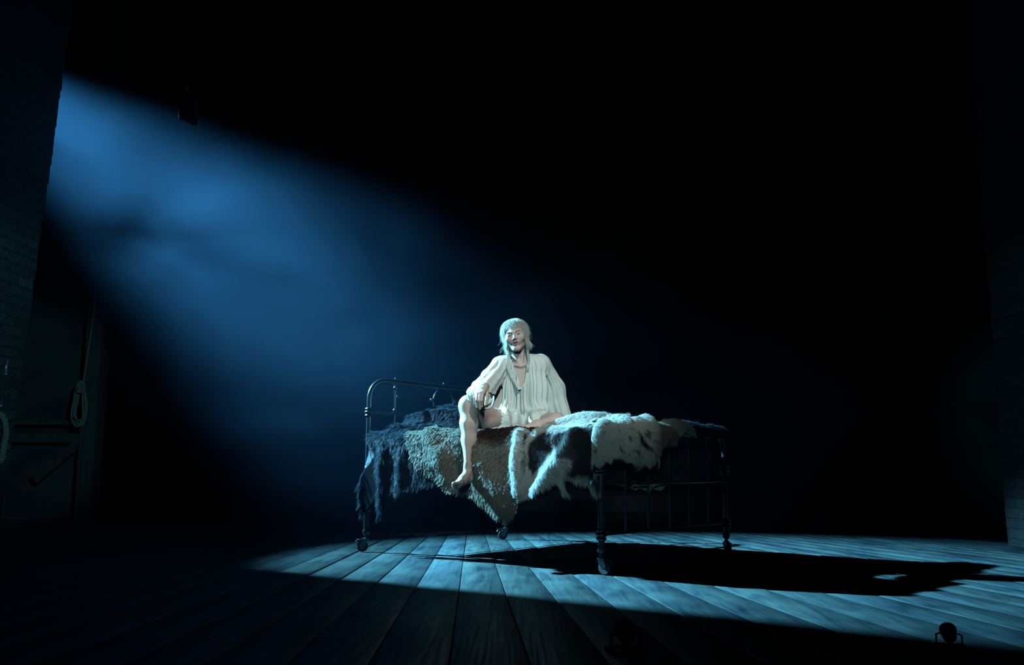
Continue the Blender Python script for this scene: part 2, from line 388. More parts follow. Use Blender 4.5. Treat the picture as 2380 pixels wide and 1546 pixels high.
mb = MB(); mb.tube(bend_frame(0, 1.165, 0.16), PR, 20); mb.build('headboard_frame', M_iron, bed)
mb = MB(); mb.tube(bend_frame(LEN, 0.785, 0.16, 0.10), PR, 20); mb.build('footboard_frame', M_iron, bed)
def knob(c, r, axis=(0, 0, 1), n=16): mb = MB(); mb.ball(c, r, 1.0, n, axis); return mb.build('knob', M_steel if False else M_iron, bed)
def collar(p):
    mb = MB(); mb.lathe(p, [(PR, -0.032), (PR+.007, -0.03), (PR+.011, -0.022), (PR+.007, -0.014), (PR+.004, -0.012), (PR+.012, -0.006), (PR+.014, 0), (PR+.012, 0.006), (PR+.004, 0.012), (PR+.007, 0.014), (PR+.011, 0.022), (PR+.007, 0.03), (PR, 0.032)], 24)
    return mb.build('collar', M_iron, bed)
for a, z in ((0, 0.942), (LEN, 0.212), (0, 0.30), (LEN, 0.56)):
    for b in (0, WID): collar(B(a, b, z))
def crossbar(a, b0, b1, z, r=0.008):
    mb = MB(); mb.tube([B(a, b0, z), B(a, b1, z)], r, 12); return mb.build('crossbar', M_iron, bed)
crossbar(0, 0, WID, 0.942); crossbar(0, 0, WID, 0.50); crossbar(0, 0.24, 0.585, 1.062, 0.006); crossbar(0, WID-0.585, WID-0.24, 1.062, 0.006)
crossbar(LEN, 0, WID, 0.212); crossbar(LEN, 0, WID, 0.485)
def upright(a, b, z0, z1, r=0.0065):
    mb = MB(); mb.tube([B(a, b, z0), B(a, b, z1)], r, 12); return mb.build('upright_rod', M_iron, bed)
for b in (0.24, WID-0.24):
    upright(0, b, 0.942, 1.165, 0.008)
    knob(B(0, b, 0.965), 0.017); knob(B(0, b, 1.125), 0.0165); knob(B(0, b, 1.192), 0.0085)
    knob(B(0, b+(0.022 if b < .7 else -0.022), 1.062), 0.013, (*BW, 0))
for b in (0.2425, 0.486, 0.7293, 0.972, 1.2155):
    upright(0, b, 0.50, 0.942); upright(LEN, b, 0.212, 0.785)
mb = MB(); mb.tube([B(0, WID/2+0.108*math.cos(t), 1.052+0.1*math.sin(t)) for t in np.linspace(0, 2*PI, 48, endpoint=False)], 0.0062, 12, closed=True); mb.build('headboard_ring', M_iron, bed)
knob(B(0, WID/2-0.125, 1.06), 0.0165, (*BW, 0)); knob(B(0, WID/2+0.125, 1.06), 0.0165, (*BW, 0)); knob(B(0, WID/2, 1.192), 0.0085)
knob(B(0, WID/2, 0.945), 0.014)
# angle-iron side rails, a curved scroll stay at the foot
for b in (0.03, WID-0.03):
    mb = MB(); q = Matrix(((BL[0], BW[0], 0, BP[0]), (BL[1], BW[1], 0, BP[1]), (0, 0, 1, 0), (0, 0, 0, 1)))
    mb.box((0.0, b-0.004, 0.405), (LEN, b+0.004, 0.475), q); mb.box((0, min(b, WID/2-abs(WID/2-b))-0.0 if b < .7 else b-0.035, 0.405), (LEN, b+0.035 if b < .7 else b, 0.412), q)
    mb.build('side_rail', M_rail, bed, smooth=False)
for k in range(7):
    mb = MB(); mb.box((0.15+k*0.27, 0.03, 0.412), (0.19+k*0.27, WID-0.03, 0.416), q); mb.build('slat', M_rail, bed, smooth=False)
mb = MB(); mb.tube([B(LEN-0.02, 0.60+0.05*math.sin(t*PI/2), 0.50+0.22*t) for t in np.linspace(0, 1, 14)], 0.008, 10)
mb.tube([B(LEN-0.02, 0.64+0.06*math.sin(t*PI/2), 0.50+0.22*t) for t in np.linspace(0, 1, 14)], 0.006, 10)
mb.build('curved_stay', M_iron, bed)
def caster(a, b, ang):
    """ball ferrule, swivel plate, fork, wheel with tyre, brake pedal; ang = direction the wheel trails in"""
    c = Bv(a, b, 0); d = Vector((math.cos(ang), math.sin(ang), 0)); s = Vector((-d.y, d.x, 0)); wc = c+d*0.022+Vector((0, 0, 0.0385))
    mb = MB(); mb.lathe(c, [(0.009, 0.082), (0.02, 0.084), (0.021, 0.09), (0.012, 0.094), (0.011, 0.108), (0.018, 0.112), (0.0235, 0.122), (0.0245, 0.132), (0.0235, 0.142), (0.018, 0.152), (0.019, 0.158), (PR, 0.162), (PR, 0.166)], 24)
    cs = mb.build('caster', M_iron, bed)
    mb = MB()
    for sg in (-1, 1):
        top = c+s*sg*0.019+Vector((0, 0, 0.083)); V = []
        for off in (0, sg*0.003):
            for px, pz in ((-0.018, 0.086), (0.022, 0.086), (0.038, 0.045), (0.030, 0.028), (0.016, 0.030), (-0.006, 0.058)):
                V.append(tuple(c+d*px+s*(sg*0.017+off)+Vector((0, 0, pz))))
        mb.add(V, [(0,1,2,3,4,5), (11,10,9,8,7,6)]+[(i, i+6, (i+1) % 6+6, (i+1) % 6) for i in range(6)])
    mb.lathe(c, [(0.022, 0.084), (0.024, 0.086), (0.024, 0.089), (0.014, 0.091)], 20)
    mb.tube([wc-s*0.022, wc+s*0.022], 0.005, 10)
    mb.build('fork', M_steel, cs)
    mb = MB(); mb.lathe(wc, [(0.026, -0.011), (0.034, -0.011), (0.0375, -0.007), (0.0385, 0), (0.0375, 0.007), (0.034, 0.011), (0.026, 0.011), (0.026, 0.006), (0.026, -0.006)], 32, s)
    wh = mb.build('wheel', M_rubber, cs)
    mb = MB(); mb.lathe(wc, [(0.008, -0.012), (0.012, -0.010), (0.013, -0.005), (0.027, -0.004), (0.027, 0.004), (0.013, 0.005), (0.012, 0.010), (0.008, 0.012)], 24, s); mb.build('hub', M_hub, cs)
    mb = MB(); p = c-d*0.0+Vector((0, 0, 0.08)); o_ = d*1.0
    mb.tube([p, p+o_*0.035+Vector((0, 0, 0.004)), p+o_*0.062-Vector((0, 0, 0.004)), p+o_*0.070-Vector((0, 0, 0.022))], [0.006, 0.005, 0.004, 0.005], 10)
    mb.tube([p+o_*0.062+s*0.012-Vector((0, 0, 0.0)), p+o_*0.062-s*0.012+Vector((0, 0, 0.004))], 0.0045, 8)
    mb.build('brake_pedal', M_steel, cs)
    return cs
caster(0, 0, math.radians(188)); caster(LEN, 0, math.radians(-38)); caster(0, WID, math.radians(190)); caster(LEN, WID, math.radians(-80))
# mattress, a soft slab lying on the slats
nA, nB = 60, 40; S_ = SDF((-1.2, 4.8, 0.38), (1.6, 7.5, 0.80), 0.02)
def boxfn(x, y, z):
    a = (x-BP[0])*BL[0]+(y-BP[1])*BL[1]; b = (x-BP[0])*BW[0]+(y-BP[1])*BW[1]; rr = 0.05
    qx = np.abs(a-LEN/2)-(LEN/2-0.05-rr); qy = np.abs(b-WID/2)-(WID/2-0.05-rr); zz = z-0.615+0.012*np.sin(a*21)*np.sin(b*23)
    qz = np.abs(zz)-(0.118-rr)+0*a
    return np.sqrt(np.maximum(qx, 0)**2+np.maximum(qy, 0)**2+np.maximum(qz, 0)**2)+np.minimum(np.maximum(np.maximum(qx, qy), qz), 0)-rr
S_.put(boxfn, (-1.2, 4.8, .38), (1.6, 7.5, .80), 0.0)
o = link('mattress', np_mesh(*S_.mesh()), M_mattress); tag(o, 'pale striped-ticking mattress glimpsed at the foot of the iron bed beneath the furs', 'mattress')
# loose under-sheet sagging below the mattress at the foot
V = []; nu, nv = 40, 10
for i in range(nu):
    for j in range(nv):
        u = i/(nu-1); v = j/(nv-1); b = 0.30+0.5*u
        V.append(B(LEN-0.03-0.10*v+0.01*math.sin(u*17), b, 0.47-0.03*math.sin(u*PI)*(1-v)+0.012*math.sin(u*23+v*5)+0.02*v))
F = [(i*nv+j, (i+1)*nv+j, (i+1)*nv+j+1, i*nv+j+1) for i in range(nu-1) for j in range(nv-1)]
o = link('sheet', np_mesh(V, F), mat('pale_sheet', (0.5, 0.53, 0.55), 0.8)); m_ = o.modifiers.new('t', 'SOLIDIFY'); m_.thickness = 0.003
tag(o, 'pale sheet edge sagging from under the mattress behind the footboard rods', 'sheet')

# ------------------------------------------------------------ animal pelts heaped on the bed
ZT = 0.775; RR = 0.06
MOUNDS = [(0.31, 0.42, 0.34, 0.26, 0.20), (0.75, 0.55, 0.25, 0.2, 0.10), (1.60, 0.34, 0.26, 0.12, 0.075), (1.87, 0.15, 0.20, 0.25, 0.012), (1.95, 0.65, 0.17, 0.42, 0.030)]
def drape(a, b, off):
    """surface over the bed: flat top, rounded edge, then hanging past the near side (b<0) or the foot (a>LEN)"""
    oa = np.maximum(a-LEN, 0); ob = np.minimum(b, 0); s = np.sqrt(oa*oa+ob*ob)+1e-9; ua, ub = oa/s, ob/s
    R = RR+off; q = np.minimum(s/R, PI/2); ext = np.maximum(s-R*PI/2, 0)
    out = R*np.sin(q); down = R*(1-np.cos(q))+ext
    A = np.minimum(a, LEN)+ua*out; Bb = np.maximum(b, 0)+ub*out; z = ZT+off-down
    for ma, mb_, sa, sb, h in MOUNDS:
        z = z+h*np.exp(-((np.minimum(a, LEN)-ma)/sa)**2-((np.maximum(b, 0)-mb_)/sb)**2)*(1-q/(PI/2))
    z = z+0.012*noise3(a*7, b*7, a*0+3.3)*(1-q/(PI/2))
    # hanging waves push outwards
    wv = (0.016+0.018*noise3(a*6.5, b*2.0, a*0+1.7))*np.minimum(ext/0.12, 1)
    A = A+ua*wv; Bb = Bb+ub*wv
    return A, Bb, z, ua, ub, q
def seg_dist(a, b, line):
    best = np.full(np.shape(a), 9.0)
    for (x0, y0), (x1, y1) in zip(line[:-1], line[1:]):
        dx, dy = x1-x0, y1-y0; t = np.clip(((a-x0)*dx+(b-y0)*dy)/(dx*dx+dy*dy+1e-9), 0, 1)
        best = np.minimum(best, np.hypot(a-x0-t*dx, b-y0-t*dy))
    return best
def inside(a, b, poly):
    r = np.zeros(np.shape(a), bool); n = len(poly); j = n-1
    for i in range(n):
        xi, yi = poly[i]; xj, yj = poly[j]
        c = ((yi > b) != (yj > b)) & (a < (xj-xi)*(b-yi)/((yj-yi) if abs(yj-yi) > 1e-9 else 1e-9)+xi); r ^= c; j = i
    return r
def surf(a, b, off, ridges):
    A, Bb, z, ua, ub, q = drape(a, b, off)
    d = 0*A
    for line, w, h in ridges: d = d+h*np.exp(-(seg_dist(a, b, line)/w)**2)
    sn, cs = np.sin(q), np.cos(q)
    A = A+ua*d*sn; Bb = Bb+ub*d*sn; z = z+d*cs
    return np.stack([BP[0]+BL[0]*A+BW[0]*Bb, BP[1]+BL[1]*A+BW[1]*Bb, z], -1)
def normals(a, b, off, ridges):
    e = 0.004; du = surf(a+e, b, off, ridges)-surf(a-e, b, off, ridges); dv = surf(a, b+e, off, ridges)-surf(a, b-e, off, ridges)
    n = np.cross(du, dv); n /= np.linalg.norm(n, axis=-1, keepdims=True)+1e-12
    return du/(2*e), dv/(2*e), n
def pelt(name, label, cat, poly, off, ridges, skin, n, length, radius, colour, comb, lift, grav, clump, cell, seed, bare=None, fringe=1.0, rough=0.35):
    """poly: outline in (a, b); comb(a,b)->(da,db); colour(a,b,rand)->rgb; skin(a,b)->rgb"""
    P = np.array(poly); lo = P.min(0)-0.01; hi = P.max(0)+0.01; st = 0.011
    na, nb = int((hi[0]-lo[0])/st)+2, int((hi[1]-lo[1])/st)+2
    ga, gb = np.meshgrid(lo[0]+np.arange(na)*st, lo[1]+np.arange(nb)*st, indexing='ij')
    V = surf(ga, gb, off, ridges).reshape(-1, 3)
    keep = inside(ga[:-1, :-1]+st/2, gb[:-1, :-1]+st/2, poly)
    ii, jj = np.nonzero(keep); q = lambda i, j: i*nb+j
    F = np.stack([q(ii, jj), q(ii+1, jj), q(ii+1, jj+1), q(ii, jj+1)], 1)
    cnt = np.zeros((na, nb), int)
    for di in (0, 1):
        for dj in (0, 1): cnt[di:na-1+di, dj:nb-1+dj] += keep
    bi, bj = np.nonzero((cnt > 0) & (cnt < 4)); pa, pb = ga[bi, bj], gb[bi, bj]; bd = np.full(pa.shape, 9.0); qa, qb = pa.copy(), pb.copy()
    for (x0, y0), (x1, y1) in zip(poly, poly[1:]+poly[:1]):     # pull the rim onto the smooth outline
        dx, dy = x1-x0, y1-y0; t = np.clip(((pa-x0)*dx+(pb-y0)*dy)/(dx*dx+dy*dy+1e-9), 0, 1); ex, ey = x0+t*dx, y0+t*dy
        d = np.hypot(pa-ex, pb-ey); m = d < bd; bd[m] = d[m]; qa[m] = ex[m]; qb[m] = ey[m]
    ga[bi, bj] = qa; gb[bi, bj] = qb; V = surf(ga, gb, off, ridges).reshape(-1, 3)
    used = np.unique(F); rm = -np.ones(len(V), int); rm[used] = np.arange(len(used))
    me = np_mesh(V[used], rm[F]); color_attr(me, np.stack(skin(ga.ravel()[used], gb.ravel()[used]), -1))
    o = link(name, me, M_skin_side); md = o.modifiers.new('thickness', 'SOLIDIFY'); md.thickness = 0.006; md.offset = -1
    tag(o, label, cat)
    r = np.random.default_rng(seed)
    pts = []
    tot = 0
    while tot < n:
        c = lo+r.random((n*2, 2))*(hi-lo); m = inside(c[:, 0], c[:, 1], poly)
        if bare is not None: m &= ~inside(c[:, 0], c[:, 1], bare)
        c = c[m]; pts.append(c); tot += len(c)
    c = np.concatenate(pts)[:n]; a, b = c[:, 0], c[:, 1]
    root = surf(a, b, off, ridges); du, dv, nn = normals(a, b, off, ridges)
    ca, cb = comb(a, b)
    ang = 0.55*noise3(a*9, b*9, a*0+seed)+0.25*r.normal(size=n); co, si = np.cos(ang), np.sin(ang); ca, cb = ca*co-cb*si, ca*si+cb*co
    T = du*ca[:, None]+dv*cb[:, None]; T /= np.linalg.norm(T, axis=1, keepdims=True)+1e-9
    edge = seg_dist(a, b, list(poly)+[poly[0]]); fr = 1+(fringe-1)*np.exp(-(edge/0.03)**2)
    Ls = length*(0.65+0.7*r.random(n))*(1+0.25*noise3(a*14, b*14, a*0+5))*fr
    lf = np.clip(lift*(1+0.5*noise3(a*11, b*11, a*0+9))+0.12*r.normal(size=n), 0.05, 1.2)
    K = 6; t = np.linspace(0, 1, K)[None, :, None]
    D0 = T+nn*(lf*1.8)[:, None]; D0 /= np.linalg.norm(D0, axis=1, keepdims=True)
    D1 = T+nn*(lf*0.35)[:, None]+r.normal(size=(n, 3))*0.12; D1[:, 2] -= grav; D1 /= np.linalg.norm(D1, axis=1, keepdims=True)
    S = root[:, None, :]+Ls[:, None, None]*(D0[:, None, :]*(t-0.5*t*t)+D1[:, None, :]*0.5*t*t*1.3)
    if clump > 0:
        w1 = noise3(a*20, b*20, a*0+2)*0.6; key = (np.floor(a/cell+w1).astype(np.int64)*100003+np.floor(b/cell+w1*0.7+0.37*np.floor(a/cell)).astype(np.int64))
        _, inv = np.unique(key, return_inverse=True); m = inv.max()+1; cnt = np.bincount(inv, minlength=m)
        M = np.zeros((m, K, 3))
        for k in range(K):
            for x in range(3): M[:, k, x] = np.bincount(inv, S[:, k, x], minlength=m)/cnt
        jit = r.normal(size=(m, 3))*length*0.16
        S = S*(1-clump*t**1.2)+(M[inv]+jit[inv][:, None, :]*t)*(clump*t**1.2)
    col = np.stack(colour(a, b, r.random(n)), -1)
    strands('fur', S, radius, np.clip(col, 0.002, 0.95), M_fur, o)
    return o
M_skin_side = attr_mat('hide_skin', 0.9, 0.03)
lerp = lambda x, y, t: x+(y-x)*t
def mixc(c0, c1, m): return [c0[i]*(1-m)+c1[i]*m for i in range(3)]
const = lambda c: (lambda a, b: [a*0+c[i] for i in range(3)])
down = lambda a, b: (0*a+0.08, -np.ones_like(a))

# black long-haired pelt over the headboard corner, two tails hanging
black_poly = [(0.05, 0.02), (0.0925,-0.0995), (0.0565,-0.2432), (0.0103,-0.3297), (0.0036,-0.4160), (0.0418,-0.5437), (0.0937,-0.5338), (0.1859,-0.4413), (0.2243,-0.4630), (0.2514,-0.5599), (0.2843,-0.5395),
              (0.2986,-0.4114), (0.3224,-0.3554), (0.3757,-0.3494), (0.4090,-0.3987), (0.4492,-0.3926), (0.4767,-0.3567), (0.5203,-0.3481), (0.5948,-0.3420), (0.6643,-0.3361), (0.7364,-0.3195), (0.8029,-0.1652), (0.95, 0.05), (1.0, 0.35), (0.9, 0.72), (0.12, 0.72), (0.07, 0.30)]
blade = [(0.1180,-0.0706), (0.0764,-0.1569), (0.0236,-0.3353), (0.0212,-0.4157), (0.0632,-0.5289), (0.1114,-0.5558), (0.2118,-0.4689), (0.1733,-0.2435), (0.1458,-0.1577)]
pale = [(0.1180,-0.0706), (0.0933,-0.1341), (0.0483,-0.2662), (0.1290,-0.1805), (0.1322,-0.1289)]
pelt('black_pelt', 'long-haired black pelt heaped by the headboard with two furry tails hanging down', 'fur pelt', black_poly, 0.0,
     [([(0.2474,-0.1306), (0.2512,-0.5516)], 0.035, 0.035), ([(0.4334,-0.1333), (0.4291,-0.3956)], 0.03, 0.03), ([(0.15, 0.25), (0.9, 0.35)], 0.05, 0.03), ([(0.2, 0.05), (0.55, 0.12)], 0.04, 0.03)],
     lambda a, b: mixc((0.006, 0.006, 0.008), (0.30, 0.34, 0.36), inside(a, b, pale).astype(float)), 36000, 0.050, 0.0011,
     lambda a, b, r: [0.012+0.10*r**3, 0.018+0.14*r**3, 0.028+0.18*r**3], lambda a, b: (0.35*(a-0.5)+0.2, -np.ones_like(a)), 0.35, 0.25, 0.6, 0.022, 11, bare=blade, fringe=1.1)

# shaggy brown sheepskin hanging over the near side, under the bare leg
sheep_poly = [(0.4440,0.0065), (0.4653,-0.1060), (0.5262,-0.1785), (0.5938,-0.2499), (0.6600,-0.2931), (0.7514,-0.3061), (0.7890,-0.3457), (0.8485,-0.3924), (0.9429,-0.4014), (1.028,-0.4052), (1.112,-0.4546), (1.227,-0.5069),
              (1.333,-0.5531), (1.372,-0.5469), (1.405,-0.4970), (1.431,-0.3938), (1.47, -0.2), (1.48, 0.10), (1.36, 0.22), (0.9, 0.22), (0.62, 0.07)]
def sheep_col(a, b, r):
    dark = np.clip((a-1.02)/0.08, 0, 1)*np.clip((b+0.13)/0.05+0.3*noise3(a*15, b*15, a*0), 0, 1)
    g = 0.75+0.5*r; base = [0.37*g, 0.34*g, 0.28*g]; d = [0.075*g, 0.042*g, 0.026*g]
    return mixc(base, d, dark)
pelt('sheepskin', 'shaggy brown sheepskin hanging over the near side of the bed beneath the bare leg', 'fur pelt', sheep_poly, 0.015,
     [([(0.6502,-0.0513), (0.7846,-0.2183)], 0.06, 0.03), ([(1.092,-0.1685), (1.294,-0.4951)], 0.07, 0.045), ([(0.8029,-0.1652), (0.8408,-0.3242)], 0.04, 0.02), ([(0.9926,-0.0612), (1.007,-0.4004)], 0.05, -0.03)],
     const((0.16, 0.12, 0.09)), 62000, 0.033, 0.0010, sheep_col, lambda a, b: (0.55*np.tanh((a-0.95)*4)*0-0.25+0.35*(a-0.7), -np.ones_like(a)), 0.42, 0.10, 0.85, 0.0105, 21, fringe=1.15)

# white and black reindeer hide with a hanging leg
deer_poly = [(1.323,-0.1210), (1.343,-0.0649), (1.42, 0.03), (1.40, 0.16), (1.34, 0.32), (1.45, 0.45), (1.75, 0.48), (1.88, 0.40), (1.90, 0.10), (1.971,-0.0609), (1.963,-0.1784), (1.961,-0.2707), (2.076,-0.3047), (2.111,-0.3428), (2.075,-0.3725), (2.014,-0.3665), (1.959,-0.3466), (1.851,-0.3338), (1.758,-0.3087),
             (1.763,-0.3604), (1.786,-0.4023), (1.739,-0.3890), (1.68,-0.3376), (1.628,-0.3620), (1.557,-0.4063), (1.463,-0.4322), (1.399,-0.4433), (1.367,-0.3948), (1.348,-0.3208), (1.378,-0.2339), (1.355,-0.1765)]
dk1 = [(1.492,-0.0993), (1.543,-0.0591), (1.648,-0.0502), (1.665,-0.1390), (1.59,-0.2420), (1.521,-0.3002), (1.478,-0.2343), (1.466,-0.1604)]  # dark hide, with the shade of the valley put into its colour too
dk2 = [(1.654,-0.0624), (1.769,-0.0327), (1.915,0.0059), (1.955,-0.0417), (1.955,-0.2708), (1.764,-0.2992), (1.796,-0.2120), (1.707,-0.1755), (1.665,-0.1269)]  # black patch, partly fold shadow painted into the fur colour
dk3 = [(1.765,-0.2661), (1.956,-0.2154), (1.966,-0.2707), (2.098,-0.3113), (2.075,-0.3476), (1.954,-0.3214), (1.779,-0.2991)]
swath = [(1.768,-0.0810), (1.767,-0.1762), (1.645,-0.2829), (1.558,-0.3677)]
def soft(a, b, poly, w=0.02):
    d = seg_dist(a, b, list(poly)+[poly[0]]); i = inside(a, b, poly); d = np.where(i, d, -d)+0.012*noise3(a*40, b*40, a*0+4)
    return np.clip(0.5+d/w, 0, 1)
def deer_dark(a, b): return np.clip((-0.035-b+0.012*noise3(a*30, b*30, a*0))/0.02, 0, 1)* np.maximum(np.maximum(soft(a, b, dk1), soft(a, b, dk3, 0.03)), soft(a, b, dk2)*np.where(b > -0.33, 1, 1))
def deer_col(a, b, r):
    m = deer_dark(a, b); gr = np.clip(1-seg_dist(a, b, swath)/0.07, 0, 1)*0.8
    g = 0.85+0.25*r; wht = [0.94*g, 0.93*g, 0.88*g]; dark = mixc([0.035+0*a, 0.034+0*a, 0.035+0*a], [0.26*g, 0.27*g, 0.27*g], gr)
    tan = np.clip((a-1.6)/0.1, 0, 1)*np.clip((b-0.2)/0.1, 0, 1)*0.7
    return mixc(mixc(wht, dark, m), [0.34*g, 0.27*g, 0.19*g], tan)
pelt('reindeer_hide', 'white fur hide with black centre patches and a furry leg hanging over the near side', 'fur pelt', deer_poly, 0.016,
     [([(1.412,-0.0722), (1.401,-0.1968), (1.418,-0.3940)], 0.035, 0.035), ([(1.812,-0.1058), (1.73,-0.2115), (1.582,-0.3914)], 0.045, 0.075), ([(1.751,-0.2354), (1.775,-0.3884)], 0.02, 0.04), ([(1.42, 0.2), (1.60, 0.36), (1.86, 0.38)], 0.05, 0.03), ([(1.794,-0.3132), (2.075,-0.3386)], 0.03, 0.02)],
     lambda a, b: mixc([0.3+0*a, 0.29+0*a, 0.27+0*a], [0.02+0*a]*3, deer_dark(a, b)), 60000, 0.026, 0.0008, deer_col, lambda a, b: (-0.45*np.clip((1.5-a)*6, -0.3, 1)+0*a, -np.ones_like(a)), 0.30, 0.12, 0.35, 0.02, 31, fringe=1.35)

# white and tan calf hide over the foot corner
calf_poly = [(1.926,-0.0649), (1.938,-0.0223), (1.80, 0.10), (1.74, 0.5), (1.80, 0.95), (1.90, 1.0), (1.964,0.8589), (2.045,0.8488), (2.009,0.7611), (2.047,0.6559), (2.078,0.6239), (2.089,0.4949), (2.11,0.4267), (2.149,0.3777), (2.213,0.3793), (2.174,0.3486), (2.207,0.3010), (2.206,0.1930), (2.224,0.1309), (2.191,0.1062), (2.162,0.0179), (LEN+0.21, -0.15), (LEN+0.12, -0.27), (1.961,-0.2800), (1.94,-0.1782)]
cal_brown = [(1.914,0.4925), (1.921,0.6307), (2.021,0.6983), (2.073,0.6443), (2.115,0.4456), (2.137,0.3503), (2.05,0.4107)]
cal_black = [(2.038,0.2001), (2.042,0.2628), (2.105,0.3332), (2.174,0.3718), (2.125,0.3231), (2.081,0.2250)]
cal_tan = [(1.80, 0.75), (1.95, 0.95), (1.954,0.8592), (2.019,0.8238), (1.969,0.7010), (1.9,0.6521)]
def calf_col(a, b, r):
    g = 0.82+0.3*r; w = [0.92*g, 0.89*g, 0.80*g]
    c = mixc(w, [0.26*g, 0.18*g, 0.12*g], soft(a, b, cal_brown, 0.06)*0.85); c = mixc(c, [0.025*g, 0.02*g, 0.018*g], soft(a, b, cal_black, 0.02)); c = mixc(c, [0.60*g, 0.53*g, 0.42*g], soft(a, b, cal_tan, 0.08)*0.8)
    fl = (noise3(a*55, b*30, a*0+8) > 0.62)*(a > 1.9); return mixc(c, [0.09*g, 0.08*g, 0.07*g], fl*0.8)
pelt('calf_hide', 'white hide with tan and brown patches draped over the foot end of the bed', 'fur pelt', calf_poly, 0.042,
     [([(1.972,-0.0249), (2.148,0.0184)], 0.05, 0.02), ([(1.885,0.2230), (2.196,0.1451)], 0.04, 0.025), ([(1.876,0.5042), (2.174,0.3486)], 0.05, 0.03), ([(1.881,0.7563), (2.032,0.8443)], 0.04, 0.03)],
     lambda a, b: [0.45+0*a, 0.42+0*a, 0.36+0*a], 42000, 0.020, 0.0008, calf_col, lambda a, b: (np.clip((a-1.8)*6, 0, 1), -np.clip(1-(a-1.86)*8, 0, 1)*(b < 0.2)+0.15), 0.25, 0.10, 0.3, 0.02, 41, fringe=1.2)

# narrow black pelt trailing along the foot rail
tail_poly = [(1.62, 0.92), (1.66, 1.30), (1.80, 1.50), (1.978,1.4), (2.033,1.335), (2.012,1.276), (2.041,1.191), (2.031,1.076), (2.039,0.8545), (1.99, 0.90)]
pelt('black_fur_strip', 'narrow black fur strip trailing along the top of the far footboard rail', 'fur pelt', tail_poly, 0.042, [([(1.9, 0.95), (1.92, 1.4)], 0.04, 0.02)],
     const((0.01, 0.01, 0.012)), 8000, 0.034, 0.0011, lambda a, b, r: [0.03+0.04*r, 0.04+0.05*r, 0.055+0.06*r], lambda a, b: (0.6+0*a, 0.8+0*a), 0.35, 0.1, 0.6, 0.02, 51)

# ------------------------------------------------------------ the seated person
person = empty('person', (0.0535,6,0.7969), label='blond person in loose white ruffled nightgown seated on the furs, bare leg hanging', cat='person')
v3 = lambda p: np.array(p, float)
HEAD = Matrix.Translation((0.0204,5.98,1.439)) @ Matrix.Rotation(math.radians(-12), 4, 'Y') @ Matrix.Rotation(math.radians(-6), 4, 'Z') @ Matrix.Rotation(math.radians(3), 4, 'X')
def hp(x, y, z): return HEAD @ Vector((x, y, z))
body = SDF((-0.40, 5.25, 0.44), (0.46, 6.36, 1.60), 0.0027)
# torso, pelvis
body.cap((0.0625,6.06,1.196), (0.0613,6.06,1.017), 0.100, 0.095, 0.04, sq=(1.35, 0.95, 1))
body.cap((0.0613,6.06,1.017), (0.0603,6.06,0.8791), 0.095, 0.11, 0.04, sq=(1.35, 1, 1))
body.cap((-0.0584,6.04,1.247), (0.1845,6.06,1.265), 0.050, 0.050, 0.04)
# neck
body.cap(hp(0, 0.028, -0.055), (0.0655,6.04,1.24), 0.047, 0.056, 0.03)
body.cap((0.0448,5.965,1.238), (-0.0521,5.985,1.252), 0.008, 0.007, 0.012)
body.cap((0.0733,5.965,1.238), (0.1651,5.985,1.262), 0.008, 0.007, 0.012)
body.cap(hp(0.035, -0.005, -0.07), (0.0648,5.972,1.236), 0.010, 0.008, 0.02)
body.cap(hp(-0.035, -0.005, -0.07), (0.0534,5.972,1.236), 0.010, 0.008, 0.02)
# head
H = dict(M=HEAD)
body.ell((0, 0.012, 0.030), (0.071, 0.089, 0.080), 0.02, **H)
body.ell((0, -0.030, -0.018), (0.0550, 0.062, 0.076), 0.03, **H)
body.cap((0.039, 0.0, -0.050), (0.014, -0.066, -0.090), 0.016, 0.0135, 0.03, **H); body.cap((-0.039, 0.0, -0.050), (-0.014, -0.066, -0.088), 0.018, 0.015, 0.03, **H)
body.cap((-0.008, -0.076, -0.090), (0.008, -0.076, -0.090), 0.0155, None, 0.018, **H)
for s in (-1, 1):
    body.ell((s*0.040, -0.064, -0.020), (0.022, 0.018, 0.020), 0.035, **H)
    body.cap((s*0.012, -0.088, 0.020), (s*0.040, -0.078, 0.023), 0.0045, 0.0040, 0.014, **H)
    body.ell((s*0.031, -0.101, 0.003), (0.017, 0.016, 0.013), 0.014, op='s', **H)
    body.ell((s*0.031, -0.0745, 0.001), (0.0155, 0.0155, 0.0135), 0.004, **H)       # lids over the eyeball
    body.ell((s*0.031, -0.094, 0.0005), (0.0155, 0.010, 0.0056), 0.001, op='s', **H)  # the opening between them
    body.ell((s*0.073, 0.010, -0.004), (0.008, 0.019, 0.031), 0.006, rot=(0.2, 0, s*0.35), **H)
    body.ell((s*0.081, 0.006, -0.002), (0.006, 0.011, 0.018), 0.004, op='s', rot=(0.2, 0, s*0.35), **H)
body.cap((0, -0.084, 0.014), (0, -0.103, -0.020), 0.0065, 0.0082, 0.012, **H)
body.ell((0, -0.105, -0.022), (0.0088, 0.0088, 0.0080), 0.006, **H)
for s in (-1, 1):
    body.ell((s*0.0115, -0.096, -0.0265), (0.0075, 0.0095, 0.007), 0.005, **H)
    body.ell((s*0.0065, -0.101, -0.0335), (0.0035, 0.0045, 0.004), 0.001, op='s', **H)
body.ell((0, -0.083, -0.052), (0.028, 0.014, 0.020), 0.012, **H)
for s in (-1, 1):
    body.cap((s*0.004, -0.0975, -0.0455), (s*0.029, -0.080, -0.0455), 0.0040, 0.0028, 0.004, **H)
    body.cap((0, -0.0945, -0.0640), (s*0.026, -0.080, -0.0505), 0.0054, 0.0030, 0.004, **H)
body.ell((0, -0.099, -0.0545), (0.0245, 0.016, 0.0036), 0.0015, op='s', **H)
